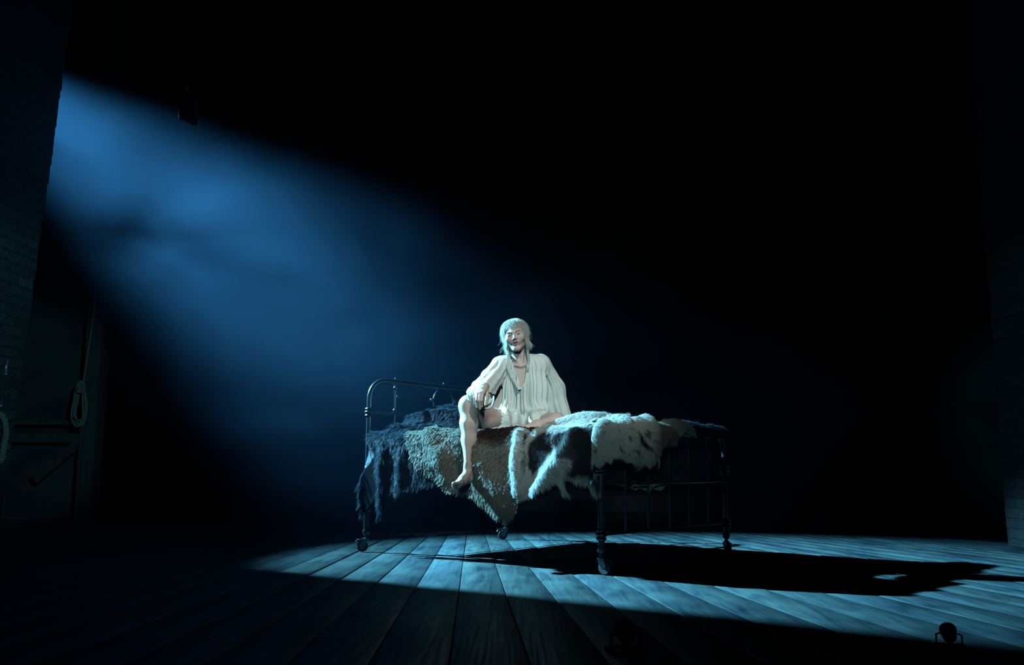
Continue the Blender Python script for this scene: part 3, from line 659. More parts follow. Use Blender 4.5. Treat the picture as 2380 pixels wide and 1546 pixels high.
# right arm (draped over the raised knee)
RS, RE, RWR = (-0.0814,6.03,1.24), (-0.1610,5.78,1.072), (-0.1702,5.46,1.055)
body.cap(RS, RE, 0.044, 0.034, 0.03); body.cap(RE, RWR, 0.033, 0.024, 0.02, sq=None)
# hand: back of the hand up, five fingers hanging
KN = [(-0.2148,5.405,1.015), (-0.2014,5.39,1.008), (-0.1858,5.382,1.008), (-0.1704,5.382,1.012)]
MD = [(-0.2189,5.38,0.9793), (-0.2081,5.365,0.9654), (-0.1927,5.36,0.9599), (-0.1776,5.365,0.9652)]
TP = [(-0.2170,5.395,0.9446), (-0.2038,5.385,0.9234), (-0.1883,5.38,0.9153), (-0.1759,5.39,0.9287)]
W0 = v3(RWR); rk = (0.0095, 0.0105, 0.0108, 0.0100)
W1 = v3((-0.1720,5.435,1.053))
body.cap(W0, W1, 0.024, 0.021, 0.012, sq=(1.1, 1, 1))
for i in range(4):
    st_ = W1+(v3(KN[i])-W1)*0.15+np.array([(i-1.5)*0.008, 0, 0]); body.cap(st_, KN[i], 0.0165, 0.0125, 0.012)
for i in range(3): body.cap((v3(KN[i])+W1)/2, (v3(KN[i+1])+W1)/2, 0.014, 0.014, 0.012)
for i in range(4):
    body.cap(KN[i], MD[i], rk[i], rk[i]*0.86, 0.003); body.cap(MD[i], TP[i], rk[i]*0.86, rk[i]*0.70, 0.002)
    body.ell(MD[i], [rk[i]*0.92]*3, 0.003)
T0, T1, T2, T3 = (-0.1617,5.435,1.043), (-0.1484,5.42,1.008), (-0.1507,5.408,0.9708), (-0.1558,5.405,0.9398)
body.cap(T0, T1, 0.0150, 0.0125, 0.010); body.cap(T1, T2, 0.0120, 0.0100, 0.003); body.cap(T2, T3, 0.0098, 0.0080, 0.002)
# left arm, propping the weight behind
LS, LE, LW = (0.2082,6.08,1.256), (0.3019,6.2,1.091), (0.3459,6.24,0.9041)
body.cap(LS, LE, 0.048, 0.038, 0.03); body.cap(LE, LW, 0.037, 0.026, 0.02)
lw = v3(LW)
for i, dx in enumerate((-0.03, -0.01, 0.01, 0.03)):
    p0 = lw+np.array([dx*0.6, -0.01, -0.015]); p1 = lw+np.array([dx*1.3+0.02, -0.09-0.01*(i in (1, 2)), -0.035]); p2 = p1+np.array([0.01, -0.07, -0.008])
    body.cap(p0, p1, 0.016, 0.012, 0.012); body.cap(p1, p2, 0.0095, 0.0075, 0.003)
body.cap(lw+np.array([-0.02, -0.01, -0.02]), lw+np.array([-0.06, -0.06, -0.035]), 0.013, 0.009, 0.01)
# right leg: thigh forward to the knee, shin hanging over the side of the bed
RH, RK, RA = (0.0028,6,0.8537), (-0.2548,5.55,0.9395), (-0.2565,5.48,0.5794)
body.cap(RH, (-0.1656,5.74,0.8725), 0.092, 0.076, 0.04); body.cap((-0.1656,5.74,0.8725), RK, 0.076, 0.058, 0.04)
body.ell((-0.2668,5.525,0.9536), (0.044, 0.050, 0.048), 0.04)
body.cap((-0.2668,5.525,0.9405), (-0.2579,5.505,0.8350), 0.045, 0.051, 0.04); body.cap((-0.2579,5.505,0.8350), (-0.2550,5.5,0.7312), 0.051, 0.043, 0.03)
body.cap((-0.2550,5.5,0.7312), RA, 0.045, 0.025, 0.03)
body.cap((-0.2715,5.465,0.8332), (-0.2605,5.455,0.6023), 0.010, 0.008, 0.03)
body.ell((-0.2689,5.47,0.5693), (0.012, 0.013, 0.013), 0.012); body.ell((-0.2441,5.49,0.5691), (0.012, 0.014, 0.013), 0.012)
body.cap(RA, (-0.2497,5.5,0.5179), 0.026, 0.030, 0.02)           # heel
ball = (-0.3084,5.4,0.4742)
body.cap((-0.2589,5.475,0.5437), (-0.2847,5.43,0.4987), 0.026, 0.026, 0.02); body.cap((-0.2541,5.485,0.5003), ball, 0.024, 0.021, 0.02)
body.cap((-0.2847,5.43,0.5038), ball, 0.024, 0.020, 0.015); body.cap((-0.3220,5.415,0.4640), (-0.2976,5.387,0.4844), 0.019, 0.020, 0.012)
for i, (q0, q1, rr) in enumerate([((-0.2996,5.377,0.4821), (-0.3353,5.343,0.4755), 0.0115), ((-0.3077,5.387,0.4720), (-0.3382,5.35,0.4630), 0.0090), ((-0.3133,5.397,0.4643), (-0.3363,5.36,0.4528), 0.0082), ((-0.3165,5.409,0.4566), (-0.3321,5.375,0.4450), 0.0078), ((-0.3147,5.421,0.4513), (-0.3257,5.393,0.4395), 0.0072)]):
    body.cap(q0, q1, rr, rr*0.85, 0.004); body.ell(q1, (rr*1.02,)*3, 0.003)
# left leg: folded on the bed, knee out to the side
LH, LK, LA = (0.1227,6.04,0.8435), (0.2833,5.7,0.8545), (0.0631,5.58,0.7973)
body.cap(LH, LK, 0.088, 0.058, 0.04); body.ell((0.2775,5.69,0.8595), (0.052, 0.050, 0.050), 0.02)
body.cap((0.2720,5.69,0.8487), (0.1617,5.61,0.8191), 0.048, 0.042, 0.02); body.cap((0.1617,5.61,0.8191), LA, 0.042, 0.026, 0.02)
body.cap(LA, (-0.0082,5.58,0.7871), 0.026, 0.018, 0.015)
V, F = body.mesh()
Hi = np.array(HEAD.inverted()); Lc = V@Hi[:3, :3].T+Hi[:3, 3]
skin = np.tile(np.array([0.72, 0.52, 0.46]), (len(V), 1)); head_m = V[:, 2] > 1.30
g = lambda c, r: np.exp(-(((Lc-np.array(c))/np.array(r))**2).sum(1))[:, None]*head_m[:, None]
lip = np.maximum(g((0, -0.095, -0.0465), (0.022, 0.02, 0.0045)), g((0, -0.092, -0.0625), (0.018, 0.02, 0.0055)))
skin = skin*(1-np.clip(lip*1.4, 0, 1))+np.array([0.55, 0.20, 0.20])*np.clip(lip*1.4, 0, 1)
for s in (-1, 1):
    m = np.clip(g((s*0.029, -0.085, 0.0215), (0.017, 0.02, 0.0036))*1.2, 0, 0.75); skin = skin*(1-m)+np.array([0.22, 0.15, 0.11])*m
    m = g((s*0.031, -0.085, 0.0), (0.018, 0.02, 0.010))*0.4; skin = skin*(1-m)+np.array([0.45, 0.26, 0.24])*m
    m = g((s*0.031, -0.09, 0.0048), (0.016, 0.012, 0.0018))*0.8; skin = skin*(1-m)+np.array([0.15, 0.10, 0.08])*m
    m = g((s*0.0065, -0.101, -0.034), (0.005, 0.006, 0.004)); skin = skin*(1-m)+np.array([0.25, 0.10, 0.09])*m
m = g((0, -0.092, -0.0545), (0.022, 0.012, 0.0030))*0.9; skin = skin*(1-m)+np.array([0.12, 0.03, 0.03])*m
M_skin = attr_mat('skin', 0.48, 0.35, sss=0.12)
me = np_mesh(V, F); color_attr(me, skin); link('body', me, M_skin, person)
# eyes and teeth
M_eye = mat('eye_white', (0.75, 0.74, 0.72), 0.2); M_iris = mat('blue_grey_iris', (0.07, 0.14, 0.17), 0.2); M_pupil = mat('pupil', (0.01, 0.01, 0.01), 0.1)
gz = Vector((0.02, -1, 0.02)).normalized()
for s in (-1, 1):
    c = Vector((s*0.031, -0.0755, 0.0005)); mb = MB(); mb.ball(HEAD @ c, 0.0122, 1, 24); e = mb.build('eye', M_eye, person, sharp=False)
    R3 = HEAD.to_3x3(); ax = (R3 @ gz).normalized()
    mb = MB(); mb.lathe(HEAD @ (c+gz*0.0107), [(0.0055, 0), (0.0050, 0.0012), (0.0022, 0.0018)], 20, ax); mb.build('iris', M_iris, e)
    mb = MB(); mb.lathe(HEAD @ (c+gz*0.0123), [(0.0024, 0), (0.0020, 0.0004)], 16, ax); mb.build('pupil', M_pupil, e)
mb = MB()
for i in range(8):
    x = (i-3.5)*0.0042; yy = -0.0888+x*x*28
    mb.ball(hp(x, yy, -0.0515), 0.0026, 1.3, 10, (R3 @ Vector((0, 0, 1))))
mb.build('teeth', mat('teeth', (0.75, 0.73, 0.68), 0.3), person, sharp=False)

# ---- nightgown
gown = SDF((-0.40, 5.36, 0.72), (0.50, 6.42, 1.50), 0.003)
def folds(cx, cy, n1, n2, amp, seed, z0, z1):
    def f(x, y, z, t, dx, dy, dz):
        th = np.arctan2(y-cy, x-cx)+0*z; g = np.clip((z0-z)/(z0-z1), 0.12, 1)
        w = th*n1+1.6*noise3(th*1.3+seed, z*3.0, z*0+seed*1.7)
        s = np.sin(w); s2 = np.sin(th*n2+seed+2.2*noise3(th*2.1, z*4.0+seed, z*0+3.1)+z*3)
        return amp*g*(0.8*s+0.55*s2+0.25*noise3(x*22, y*22, z*9))
    return f
gf = folds(0.06, 6.05, 11, 27, 0.013, 1.0, 1.33, 1.12)
gown.cap((0.0568,6.055,1.213), (0.0473,6.055,1.089), 0.120, 0.128, 0.04, sq=(1.42, 1.0, 1), disp=gf)
gown.cap((0.0473,6.055,1.089), (0.0407,6.05,0.9588), 0.126, 0.136, 0.03, sq=(1.38, 1.1, 1), disp=gf)
gown.ell((0.0462,6.03,0.9432), (0.190, 0.150, 0.058), 0.03, disp=lambda x, y, z: gf(x, y, z, 0, 0, 0, 0))
gown.cap((-0.0756,6.03,1.237), (0.1902,6.06,1.259), 0.058, 0.062, 0.04)
# skirt, and cloth over the right thigh with its scalloped hem
def sk(x, y, z, t, dx, dy, dz): return 0.008*np.sin(x*70+18*y+2*noise3(x*9, y*9, z*9))+0.006*noise3(x*30, y*30, z*30)
gown.cap((-0.0029,5.98,0.8416), (0.1389,6,0.8360), 0.100, 0.100, 0.03, sq=(1.15, 1.25, 0.95), disp=sk)
gown.cap((0.1163,6,0.8418), (0.1858,5.86,0.8518), 0.104, 0.090, 0.03, disp=sk)
gown.cap((0.0028,5.96,0.8547), (-0.0800,5.83,0.8574), 0.104, 0.092, 0.02, sq=(1, 1, 0.98), disp=sk)
gown.cap((-0.0169,5.86,0.8087), (-0.1382,5.72,0.7985), 0.062, 0.040, 0.03, sq=(1, 1, 0.55), disp=sk)
# right sleeve: gathered at the shoulder, bagging round the wrist, open cuff
def slv(cx, cz, n, amp, seed):
    ax = Vector(cz)-Vector(cx); ax.normalize(); u = Vector((0.25, 0.2, 1)); u = (u-ax*u.dot(ax)).normalized(); v = ax.cross(u)
    def f(x, y, z, t, dx, dy, dz):
        th = np.arctan2(dx*v.x+dy*v.y+dz*v.z, dx*u.x+dy*u.y+dz*u.z); return amp*(0.35+t)*(np.sin(th*n+seed+2*noise3(x*8+seed, y*8, z*8))+0.15*noise3(x*26, y*26, z*26+seed))
    return f
s1 = slv((-0.0842,6.03,1.24), (-0.1898,5.82,1.07), 10, 0.0036, 0.4)
gown.cap((-0.0755,6.02,1.242), (-0.1361,5.9,1.136), 0.060, 0.068, 0.035, disp=s1)
gown.cap((-0.1361,5.9,1.136), (-0.1832,5.7,1.044), 0.068, 0.077, 0.03, disp=s1)
gown.cap((-0.1832,5.7,1.044), (-0.2010,5.52,0.9897), 0.077, 0.074, 0.02, disp=s1)
gown.cap((-0.2216,5.51,0.9995), (-0.1690,5.5,0.9619), 0.062, 0.060, 0.02, disp=s1)
# left sleeve
s2 = slv((0.1963,6.07,1.26), (0.3098,6.17,0.8919), 9, 0.0080, 2.4)
gown.cap((0.1963,6.07,1.26), (0.2732,6.15,1.095), 0.060, 0.080, 0.03, disp=s2)
gown.cap((0.2732,6.15,1.095), (0.3098,6.17,0.8919), 0.080, 0.094, 0.03, disp=s2)
# V neck: everything in front of the chest inside a narrow wedge
VB, VL, VR = (0.0661,5.93,1.084), (-0.0033,5.95,1.282), (0.1104,5.95,1.293)
def vneck(x, y, z):
    zz = (z-VB[2])/(VL[2]-VB[2]); xl = VB[0]+(VL[0]-VB[0])*zz**0.9*1.0 if False else VB[0]+(VL[0]-VB[0])*zz; xr = VB[0]+(VR[0]-VB[0])*np.sign(zz)*np.abs(zz)**0.75
    return np.maximum(np.maximum((xl-x)*0.95, (x-xr)*0.95), np.maximum(y-6.03, (VB[2]-z)))+0*y
gown.put(vneck, (0.0, 5.7, 1.05), (0.16, 6.05, 1.45), 0.004, 's', pad=0.03)
gown.cap(hp(0, 0.02, -0.045), (0.0628,6.05,1.259), 0.047, 0.060, 0.006, op='s')
# carve open cuffs and the thigh hem so that the limbs come out of cloth
gown.cap((-0.1671,5.28,1.04), (-0.1728,5.46,1.053), 0.036, 0.027, 0.008, op='s')
def hem(x, y, z):   # cloth ends in front of a scalloped plane across the thigh
    d = np.array([-0.62, -0.75, 0.10]); p = v3((-0.1179,5.79,0.8338)); s = (x-p[0])*d[0]+(y-p[1])*d[1]+(z-p[2])*d[2]
    q = np.maximum(-(s-0.006*np.sin(z*260)-0.004*np.sin(z*90)), np.maximum(z-1.02, 0.835-z)); return q
gown.put(hem, (-0.30, 5.50, 0.84), (0.02, 5.9, 1.02), 0.004, 's', pad=0.02)
Vg, Fg = gown.mesh()
M_gown = mat('ivory_crepe', (0.80, 0.84, 0.79), 0.75, spec=0.2, sheen=0.3, bump=(90, 0.12, 0.002))
ng = link('nightgown', np_mesh(Vg, Fg), M_gown, person)
# ruffle strips along the opening, cuff frill, drawstrings
def frill(name, path, width, nw, amp, outward, seed, parent=ng):
    path = [Vector(p) for p in path]; n = nw*10; V = []; r = random.Random(seed); ph = r.random()*6
    L = [0]
    for a, b in zip(path[:-1], path[1:]): L.append(L[-1]+(b-a).length)
    for i in range(n+1):
        s = L[-1]*i/n; k = max(j for j in range(len(L)-1) if L[j] <= s+1e-9); t = (s-L[k])/(L[k+1]-L[k]); p = path[k].lerp(path[k+1], t); tg = (path[k+1]-path[k]).normalized()
        ou = Vector(outward); ou = (ou-tg*ou.dot(tg)).normalized(); nr = tg.cross(ou)
        for j in range(6):
            u = j/5; wv = math.sin(i/10*2*PI+ph+0.7*math.sin(i*0.07))*amp*(0.25+u)
            V.append(tuple(p+ou*width*(u-0.35)+nr*wv+tg*wv*0.3+Vector((0, -0.004, 0))))
    F = [(i*6+j, (i+1)*6+j, (i+1)*6+j+1, i*6+j+1) for i in range(n) for j in range(5)]
    o = link(name, np_mesh(V, F), M_gown, parent); md = o.modifiers.new('t', 'SOLIDIFY'); md.thickness = 0.0012
    return o
def on_gown(p, lift=0.003):
    """slide a point along y onto the front of the gown"""
    m = (np.abs(Vg[:, 0]-p[0]) < 0.006) & (np.abs(Vg[:, 2]-p[2]) < 0.006)
    return (p[0], (Vg[m, 1].min() if m.any() else p[1])-lift, p[2])
frill('ruffle', [hp(-0.056, -0.0, -0.098), (-0.0177,5.955,1.26), on_gown((-0.0178,5.94,1.218)), on_gown((0.0045,5.93,1.163)), on_gown((0.0324,5.92,1.114)), on_gown((0.0575,5.92,1.074))], 0.029, 34, 0.0028, (-1, -0.3, 0.1), 1)
frill('ruffle', [hp(0.058, 0.0, -0.10), (0.1105,5.96,1.277), on_gown((0.1014,5.945,1.235)), on_gown((0.1009,5.935,1.2))], 0.016, 20, 0.0026, (1, -0.4, 0.2), 2)
def cord(pts, r=0.0012):
    mb = MB(); mb.tube([on_gown(p, 0.002) for p in pts], r, 8); mb.ball(on_gown(pts[-1], 0.003), 0.003, 1.4, 10); return mb.build('drawstring', M_gown, ng)
cord([(0.0658,5.9,1.078), (0.0670,5.9,1.047), (0.0653,5.9,1.011), (0.0636,5.9,0.9716), (0.0619,5.9,0.9213)])
cord([(-0.0234,5.9,1.203), (-0.0237,5.9,1.146), (-0.0268,5.9,1.076), (-0.0272,5.9,1.006), (-0.0277,5.9,0.9050)])

# ---- hair: a modelled cap with strands combed over it
hair = SDF((-0.14, 5.80, 1.22), (0.18, 6.16, 1.62), 0.003)
hair.ell((0, 0.020, 0.036), (0.079, 0.091, 0.083), 0.01, **H)
for s in (-1, 1):
    hair.ell((s*0.064, 0.022, -0.015), (0.018, 0.042, 0.062), 0.02, **H)
    hair.ell((s*0.057, 0.045, -0.060), (0.022, 0.034, 0.040), 0.02, **H)
hair.ell((0, 0.070, -0.060), (0.050, 0.030, 0.055), 0.03, **H)
hair.ell((0, -0.085, -0.032), (0.0615, 0.060, 0.083), 0.008, op='s', **H)
hair.cap((0, -0.11, -0.12), (0, -0.01, -0.16), 0.06, None, 0.01, op='s', **H)
hc = link('hair', np_mesh(*hair.mesh()), mat('blond_hair_base', (0.85, 0.80, 0.66), 0.6, bump=(120, 0.5, 0.002)), person)
def hair_strands(n, seed):
    r = np.random.default_rng(seed)
    d = r.normal(size=(n*3, 3)); d /= np.linalg.norm(d, axis=1, keepdims=True)
    ok = (d[:, 2] > -0.35) & ~((d[:, 1] < -0.55) & (d[:, 2] < 0.45)); d = d[ok][:n]; n = len(d)
    C = np.array([0, 0.018, 0.034]); A = np.array([0.077, 0.090, 0.081])
    K = 9; P = np.zeros((n, K, 3)); p = C+d*A; P[:, 0] = p
    crown = np.array([-0.01, 0.05, 0.115])
    front = (d[:, 1] < -0.10)
    Ls = np.where(front, 0.060+0.025*r.random(n), 0.10+0.05*r.random(n)); side = np.abs(d[:, 0]) > 0.55
    Ls = np.where(side & (d[:, 1] > -0.45), 0.085+0.045*r.random(n), Ls)
    Ls = Ls*(1+0.22*noise3(d[:, 0]*5+3, d[:, 1]*5, d[:, 2]*5)+0.1*r.normal(size=n)); flick = r.normal(size=(n, 3))*0.4; cl = noise3(d[:, 0]*6+9, d[:, 1]*6+9, d[:, 2]*6+9)
    for k in range(1, K):
        q = (p-C)/A; rad = np.linalg.norm(q, axis=1, keepdims=True); nrm = (q/A); nrm /= np.linalg.norm(nrm, axis=1, keepdims=True)
        t = p-crown; t[:, 2] -= 0.10+0.06*k/K; t[:, 0] += 0.09*cl; t = t-nrm*(t*nrm).sum(1, keepdims=True)*(p[:, 2:3] > -0.02)
        t /= np.linalg.norm(t, axis=1, keepdims=True)+1e-9
        t = t+flick*(0.10+0.35*(k/K)**2); t /= np.linalg.norm(t, axis=1, keepdims=True)
        p = p+t*(Ls/(K-1))[:, None]
        q = (p-C)/A; rad = np.linalg.norm(q, axis=1, keepdims=True); lo_ = 1.02+0.05*k/K+0.03*cl[:, None]
        p = np.where((rad < lo_) & (p[:, 2:3] > -0.05), C+q/rad*lo_*A, p)
        below = p[:, 2] < -0.02; mx = 0.072-0.0*p[:, 2]; p[:, 0] = np.where(below & (np.abs(p[:, 0]) < 0.05) & (p[:, 1] < 0.03), np.sign(p[:, 0])*0.06, p[:, 0])
        P[:, k] = p; P[:, k, 0] += np.sign(p[:, 0])*0.007*(k/K)**3*(p[:, 2] < 0.0)
    # clumping into locks
    key = np.floor(d*13+0.5*noise3(d[:, 0]*9, d[:, 1]*9, d[:, 2]*9)[:, None]).astype(np.int64); kk = key[:, 0]*10007+key[:, 1]*101+key[:, 2]
    _, inv = np.unique(kk, return_inverse=True); m = inv.max()+1; cnt = np.bincount(inv, minlength=m); Mn = np.zeros((m, K, 3))
    for k in range(K):
        for x in range(3): Mn[:, k, x] = np.bincount(inv, P[:, k, x], minlength=m)/cnt
    t = np.linspace(0, 1, K)[None, :, None]**1.3*0.6; P = P*(1-t)+Mn[inv]*t
    bad = (P[:, :, 1] < -0.045) & (P[:, :, 2] < 0.035) & (np.abs(P[:, :, 0]) < 0.058)
    keep = ~bad.any(1); P = P[keep]; n = len(P)
    Mh = np.array(HEAD); P = P@Mh[:3, :3].T+Mh[:3, 3]
    g = 0.8+0.35*r.random(n)
    return P, np.stack([0.92*g, 0.88*g, 0.74*g], -1)
P, c = hair_strands(34000, 5)
P2, c2 = hair_strands(900, 9); ctr = v3(hp(0, 0.02, 0.0)); P2 = ctr+(P2-ctr)*(1+0.12*np.linspace(0, 1, P2.shape[1])**2)[None, :, None]
P = np.concatenate([P, P2]); c = np.concatenate([c, c2])
strands('hair_strands', P, 0.0005, np.clip(c, 0, .95), M_hair, hc, tip=0.4)

# ------------------------------------------------------------ rigging and timber in the wings, fixtures at the stage edge
def timber(name, bars, label, cat):
    lo = bars[0][1]; t = empty(name, (lo[0], lo[1], 0), label=label, cat=cat)
    for nm, a, b, w, d in bars:
        a, b = Vector(a), Vector(b); ax = (b-a).normalized(); dep = Vector((0, 1, 0)); side = ax.cross(dep).normalized(); mb = MB(); V = []
        for p in (a, b):
            for su, sv in ((-1, -1), (1, -1), (1, 1), (-1, 1)): V.append(tuple(p+side*su*w/2+dep*sv*d/2))
        mb.add(V, [(0,3,2,1), (4,5,6,7), (0,1,5,4), (1,2,6,5), (2,3,7,6), (3,0,4,7)]); mb.build(nm, M_wood, t, smooth=False)
    return t
timber('timber_bracing', [('post', (-4.33, 9.35, -0.002), (-4.33, 9.35, 5.6), 0.16, 0.10), ('rail', (-5.4, 9.42, 1.0), (-4.25, 9.42, 1.0), 0.05, 0.06), ('rail', (-5.4, 9.42, 0.84), (-4.25, 9.42, 0.84), 0.09, 0.06), ('brace', (-4.85, 9.34, 0.42), (-4.35, 9.34, 0.86), 0.09, 0.05)],
       'dark timber post and rails braced against the left wing wall', 'timber bracing')
timber('timber_post', [('post', (4.06, 9.35, -0.002), (4.06, 9.35, 5.6), 0.12, 0.10)], 'dark timber post standing before the right wing wall', 'post')
def rope_loop(c, w, h, r, n, seed, turns=4):
    """a hank of rope hanging from c: several long loops side by side, bound near the top"""
    rr = random.Random(seed); mbs = []
    for k in range(turns):
        ox = rr.uniform(-0.02, 0.02); oy = k*r*1.5; hh = h*rr.uniform(0.86, 1.0); ww = w*rr.uniform(0.6, 1.0); pts = []
        for i in range(n):
            t = 2*PI*i/n; x = ww/2*math.sin(t)*(0.35+0.65*(0.5-0.5*math.cos(t))); z = -hh*(0.5-0.5*math.cos(t))
            pts.append((c[0]+ox+x+0.004*math.sin(5*t+k), c[1]-oy, c[2]+z))
        mbs.append(pts)
    return mbs
def hank(name, c, w, h, r, seed, label, top=None, turns=4, mat_=None):
    t = empty(name, c, label=label, cat='rope'); m_ = mat_ or M_rope
    mb = MB()
    for pts in rope_loop(c, w, h, r, 40, seed, turns): mb.tube(pts, r, 8, closed=True)
    mb.build('coil', m_, t)
    mb = MB(); zc = c[2]-h*0.16
    for k in range(3): mb.tube([(c[0]+w*0.20*math.cos(a), c[1]-turns*r*0.75+(turns*r+0.01)*math.sin(a), zc-k*r*2) for a in np.linspace(0, 2*PI, 20, endpoint=False)], r, 8, closed=True)
    mb.build('binding', m_, t)
    mb = MB(); mb.tube([(c[0], c[1]-0.05, c[2]+0.004), (c[0], 9.305, c[2]+0.004)], 0.008, 10); mb.tube([(c[0], 9.30, c[2]), (c[0]+(-0.04 if c[0] < 0 else -0.04)*0, 9.306, c[2]-0.05)], 0.012, 8); mb.build('peg', M_wood, t)
    if top: mb = MB(); mb.tube([c, tuple((Vector(c)+Vector(top))/2+Vector((0.01, 0, 0))), top], r, 8); mb.build('line', m_, t)
    return t
hank('rope_coil', (-4.387,9.26,1.414), 0.20, 0.47, 0.010, 1, 'coiled rope hanging from the timber post in the left wing', (-4.281,9.26,2.94), 5)
hank('rope_coil', (3.945,9.26,1.382), 0.16, 0.22, 0.008, 2, 'small rope coil hanging by the post in the right wing', (3.886,9.26,2.164), 3)
# fat hemp rope made off on the pins of the left brick wall
def laid_rope(mb, pts, r):
    """three strands twisted round the path"""
    P = [Vector(p) for p in pts]; n = len(P)
    for s in range(3):
        q = []
        for i in range(n):
            T = (P[min(i+1, n-1)]-P[max(i-1, 0)]).normalized(); u = T.orthogonal().normalized() if i == 0 else (u-T*u.dot(T)).normalized(); v = T.cross(u)
            a = i*0.55+s*2*PI/3; q.append(P[i]+(u*math.cos(a)+v*math.sin(a))*r*0.5)
        mb.tube(q, r*0.56, 8)
def resample(pts, n):
    P = np.array(pts, float); d = np.r_[0, np.cumsum(np.linalg.norm(np.diff(P, axis=0), axis=1))]; s = np.linspace(0, d[-1], n)
    Q = np.stack([np.interp(s, d, P[:, k]) for k in range(3)], 1)
    for _ in range(6): Q[1:-1] = (Q[:-2]+Q[1:-1]*2+Q[2:])/4
    return [tuple(q) for q in Q]
t = empty('hemp_rope', (-3.647,6.52,0.5796), label='thick hemp rope made off on the pins at the left picture edge', cat='rope')
mb = MB(); laid_rope(mb, resample([(-3.666,6.52,0.9316), (-3.631,6.52,0.8853), (-3.621,6.53,0.7934), (-3.639,6.54,0.7017), (-3.641,6.54,0.5948), (-3.684,6.52,0.5859), (-3.732,6.52,0.7325), (-3.712,6.52,0.8857), (-3.661,6.5,0.9398)], 90), 0.020); mb.build('coil', M_rope, t)
mb = MB(); laid_rope(mb, resample([(-3.681,6.53,1.212), (-3.675,6.53,1.071), (-3.69,6.53,0.9323)], 40), 0.014); mb.build('line', M_rope, t)
M_pin = mat('pewter_pin', (0.30, 0.24, 0.30), 0.35, 0.8)
for i, (a, b, lab) in enumerate(((((-3.646,6.51,1.334)), ((-3.658,6.51,1.213)), 'upper metal belaying pin on the left brick wall'), (((-3.675,6.51,1.107)), ((-3.676,6.51,0.9835)), 'lower metal belaying pin above the hemp rope coil'))):
    a, b = Vector(a), Vector(b); ax = (a-b).normalized(); Lp = (a-b).length; mb = MB()
    mb.lathe(b, [(0.010, -0.10), (0.011, -0.01), (0.026, 0.0), (0.027, 0.008), (0.020, 0.016), (0.017, Lp*0.5), (0.011, Lp*0.9), (0.005, Lp)], 16, ax)
    o = mb.build('belaying_pin', M_pin); tag(o, lab, 'belaying pin', 'belaying pins on the left brick wall')
# hanging stage weights
def sandbag(c, s, top, label):
    c = Vector(c); t = empty('sandbag', c, label=label, cat='sandbag')
    mb = MB(); V = []; n = 20; prof = [(0.30, 0), (0.42, -0.05), (0.40, -0.2), (0.46, -0.5), (0.50, -0.9), (0.52, -1.2), (0.50, -1.36), (0.30, -1.40)]
    for r, z in prof:
        for k in range(n):
            a = 2*PI*k/n; sq = 1+0.08*math.sin(3*a+z*3); sl = -0.28*max(0, math.cos(a-0.3))*(1 if z < -1.1 else 0)
            V.append((c.x+r*s*math.cos(a)*sq, c.y+0.6*r*s*math.sin(a)*sq, c.z+(z+sl)*s))
    F = [(i*n+k, i*n+(k+1) % n, (i+1)*n+(k+1) % n, (i+1)*n+k) for i in range(len(prof)-1) for k in range(n)]+[tuple(range(n)), tuple((len(prof)-1)*n+k for k in range(n-1, -1, -1))]
    mb.add(V, F); mb.build('bag', M_canvas, t)
    mb = MB(); mb.tube([(c.x+0.25*s*math.cos(a), c.y, c.z+0.22*s+0.25*s*math.sin(a)) for a in np.linspace(0, 2*PI, 16, endpoint=False)], 0.05*s, 8, closed=True); mb.build('ring', M_steel, t)
    mb = MB()
    for dx in (-0.12, 0.0, 0.14): mb.tube([(c.x+dx*s, c.y, c.z+0.4*s), (c.x+dx*s*1.8, c.y, c.z+1.5*s), (c.x+0.03*s, c.y, c.z+2.6*s)], 0.06*s, 8)
    mb.tube([(c.x+0.03*s, c.y, c.z+2.5*s), (c.x+0.03*s, c.y, top)], 0.07*s, 8); mb.build('hanging_line', M_rope, t)
M_canvas = mat('grey_canvas', (0.22, 0.27, 0.27), 0.85, bump=(30, 0.3, 0.004))
sandbag((-2.338,6.25,3.219), 0.133, 6.3, 'grey canvas weight hanging on a rope over the beam, upper left')
sandbag((2.518,9,3.625), 0.075, 6.8, 'tiny canvas weight hanging high in the dark, upper right')
# low black fixtures at the stage edge
def fixture(c, s, ang, label):
    t = empty('footlight', (c[0], c[1], 0), label=label, cat='footlight'); R_ = Matrix.Translation((c[0], c[1], 0.0)) @ Matrix.Rotation(ang, 4, 'Z')
    mb = MB(); mb.box((-0.055*s, -0.04*s, 0), (0.055*s, 0.04*s, 0.012*s), R_); mb.build('base', M_black, t, smooth=False)
    mb = MB(); P = lambda x, y, z: R_ @ Vector((x*s, y*s, z*s)); mb.tube([P(-0.045, 0, 0.01), P(-0.045, 0, 0.05), P(-0.03, 0, 0.055)], 0.004*s, 8); mb.tube([P(0.045, 0, 0.01), P(0.045, 0, 0.05), P(0.03, 0, 0.055)], 0.004*s, 8); mb.box((-0.05*s, -0.006*s, 0.010*s), (0.05*s, 0.006*s, 0.018*s), R_); mb.build('yoke', M_black, t)
    ax = (R_.to_3x3() @ Vector((0, 0.9, 0.45))).normalized(); mb = MB()
    mb.lathe(P(0, -0.03, 0.04), [(0.012*s, 0), (0.024*s, 0.006*s), (0.028*s, 0.03*s), (0.032*s, 0.055*s), (0.030*s, 0.062*s), (0.026*s, 0.058*s)], 20, ax); mb.build('lamp_housing', M_black, t)
    mb = MB(); mb.ball(P(-0.015, 0.0, 0.078), 0.010*s, 1, 12); mb.build('knob', M_black, t)
fixture((0.3652,2.97,0.0253), 1.05, 0.2, 'small black footlight at the stage edge below the near bed leg')
fixture((1.427,3.05,0.0102), 0.85, -0.3, 'small black footlight at the stage edge, far right')

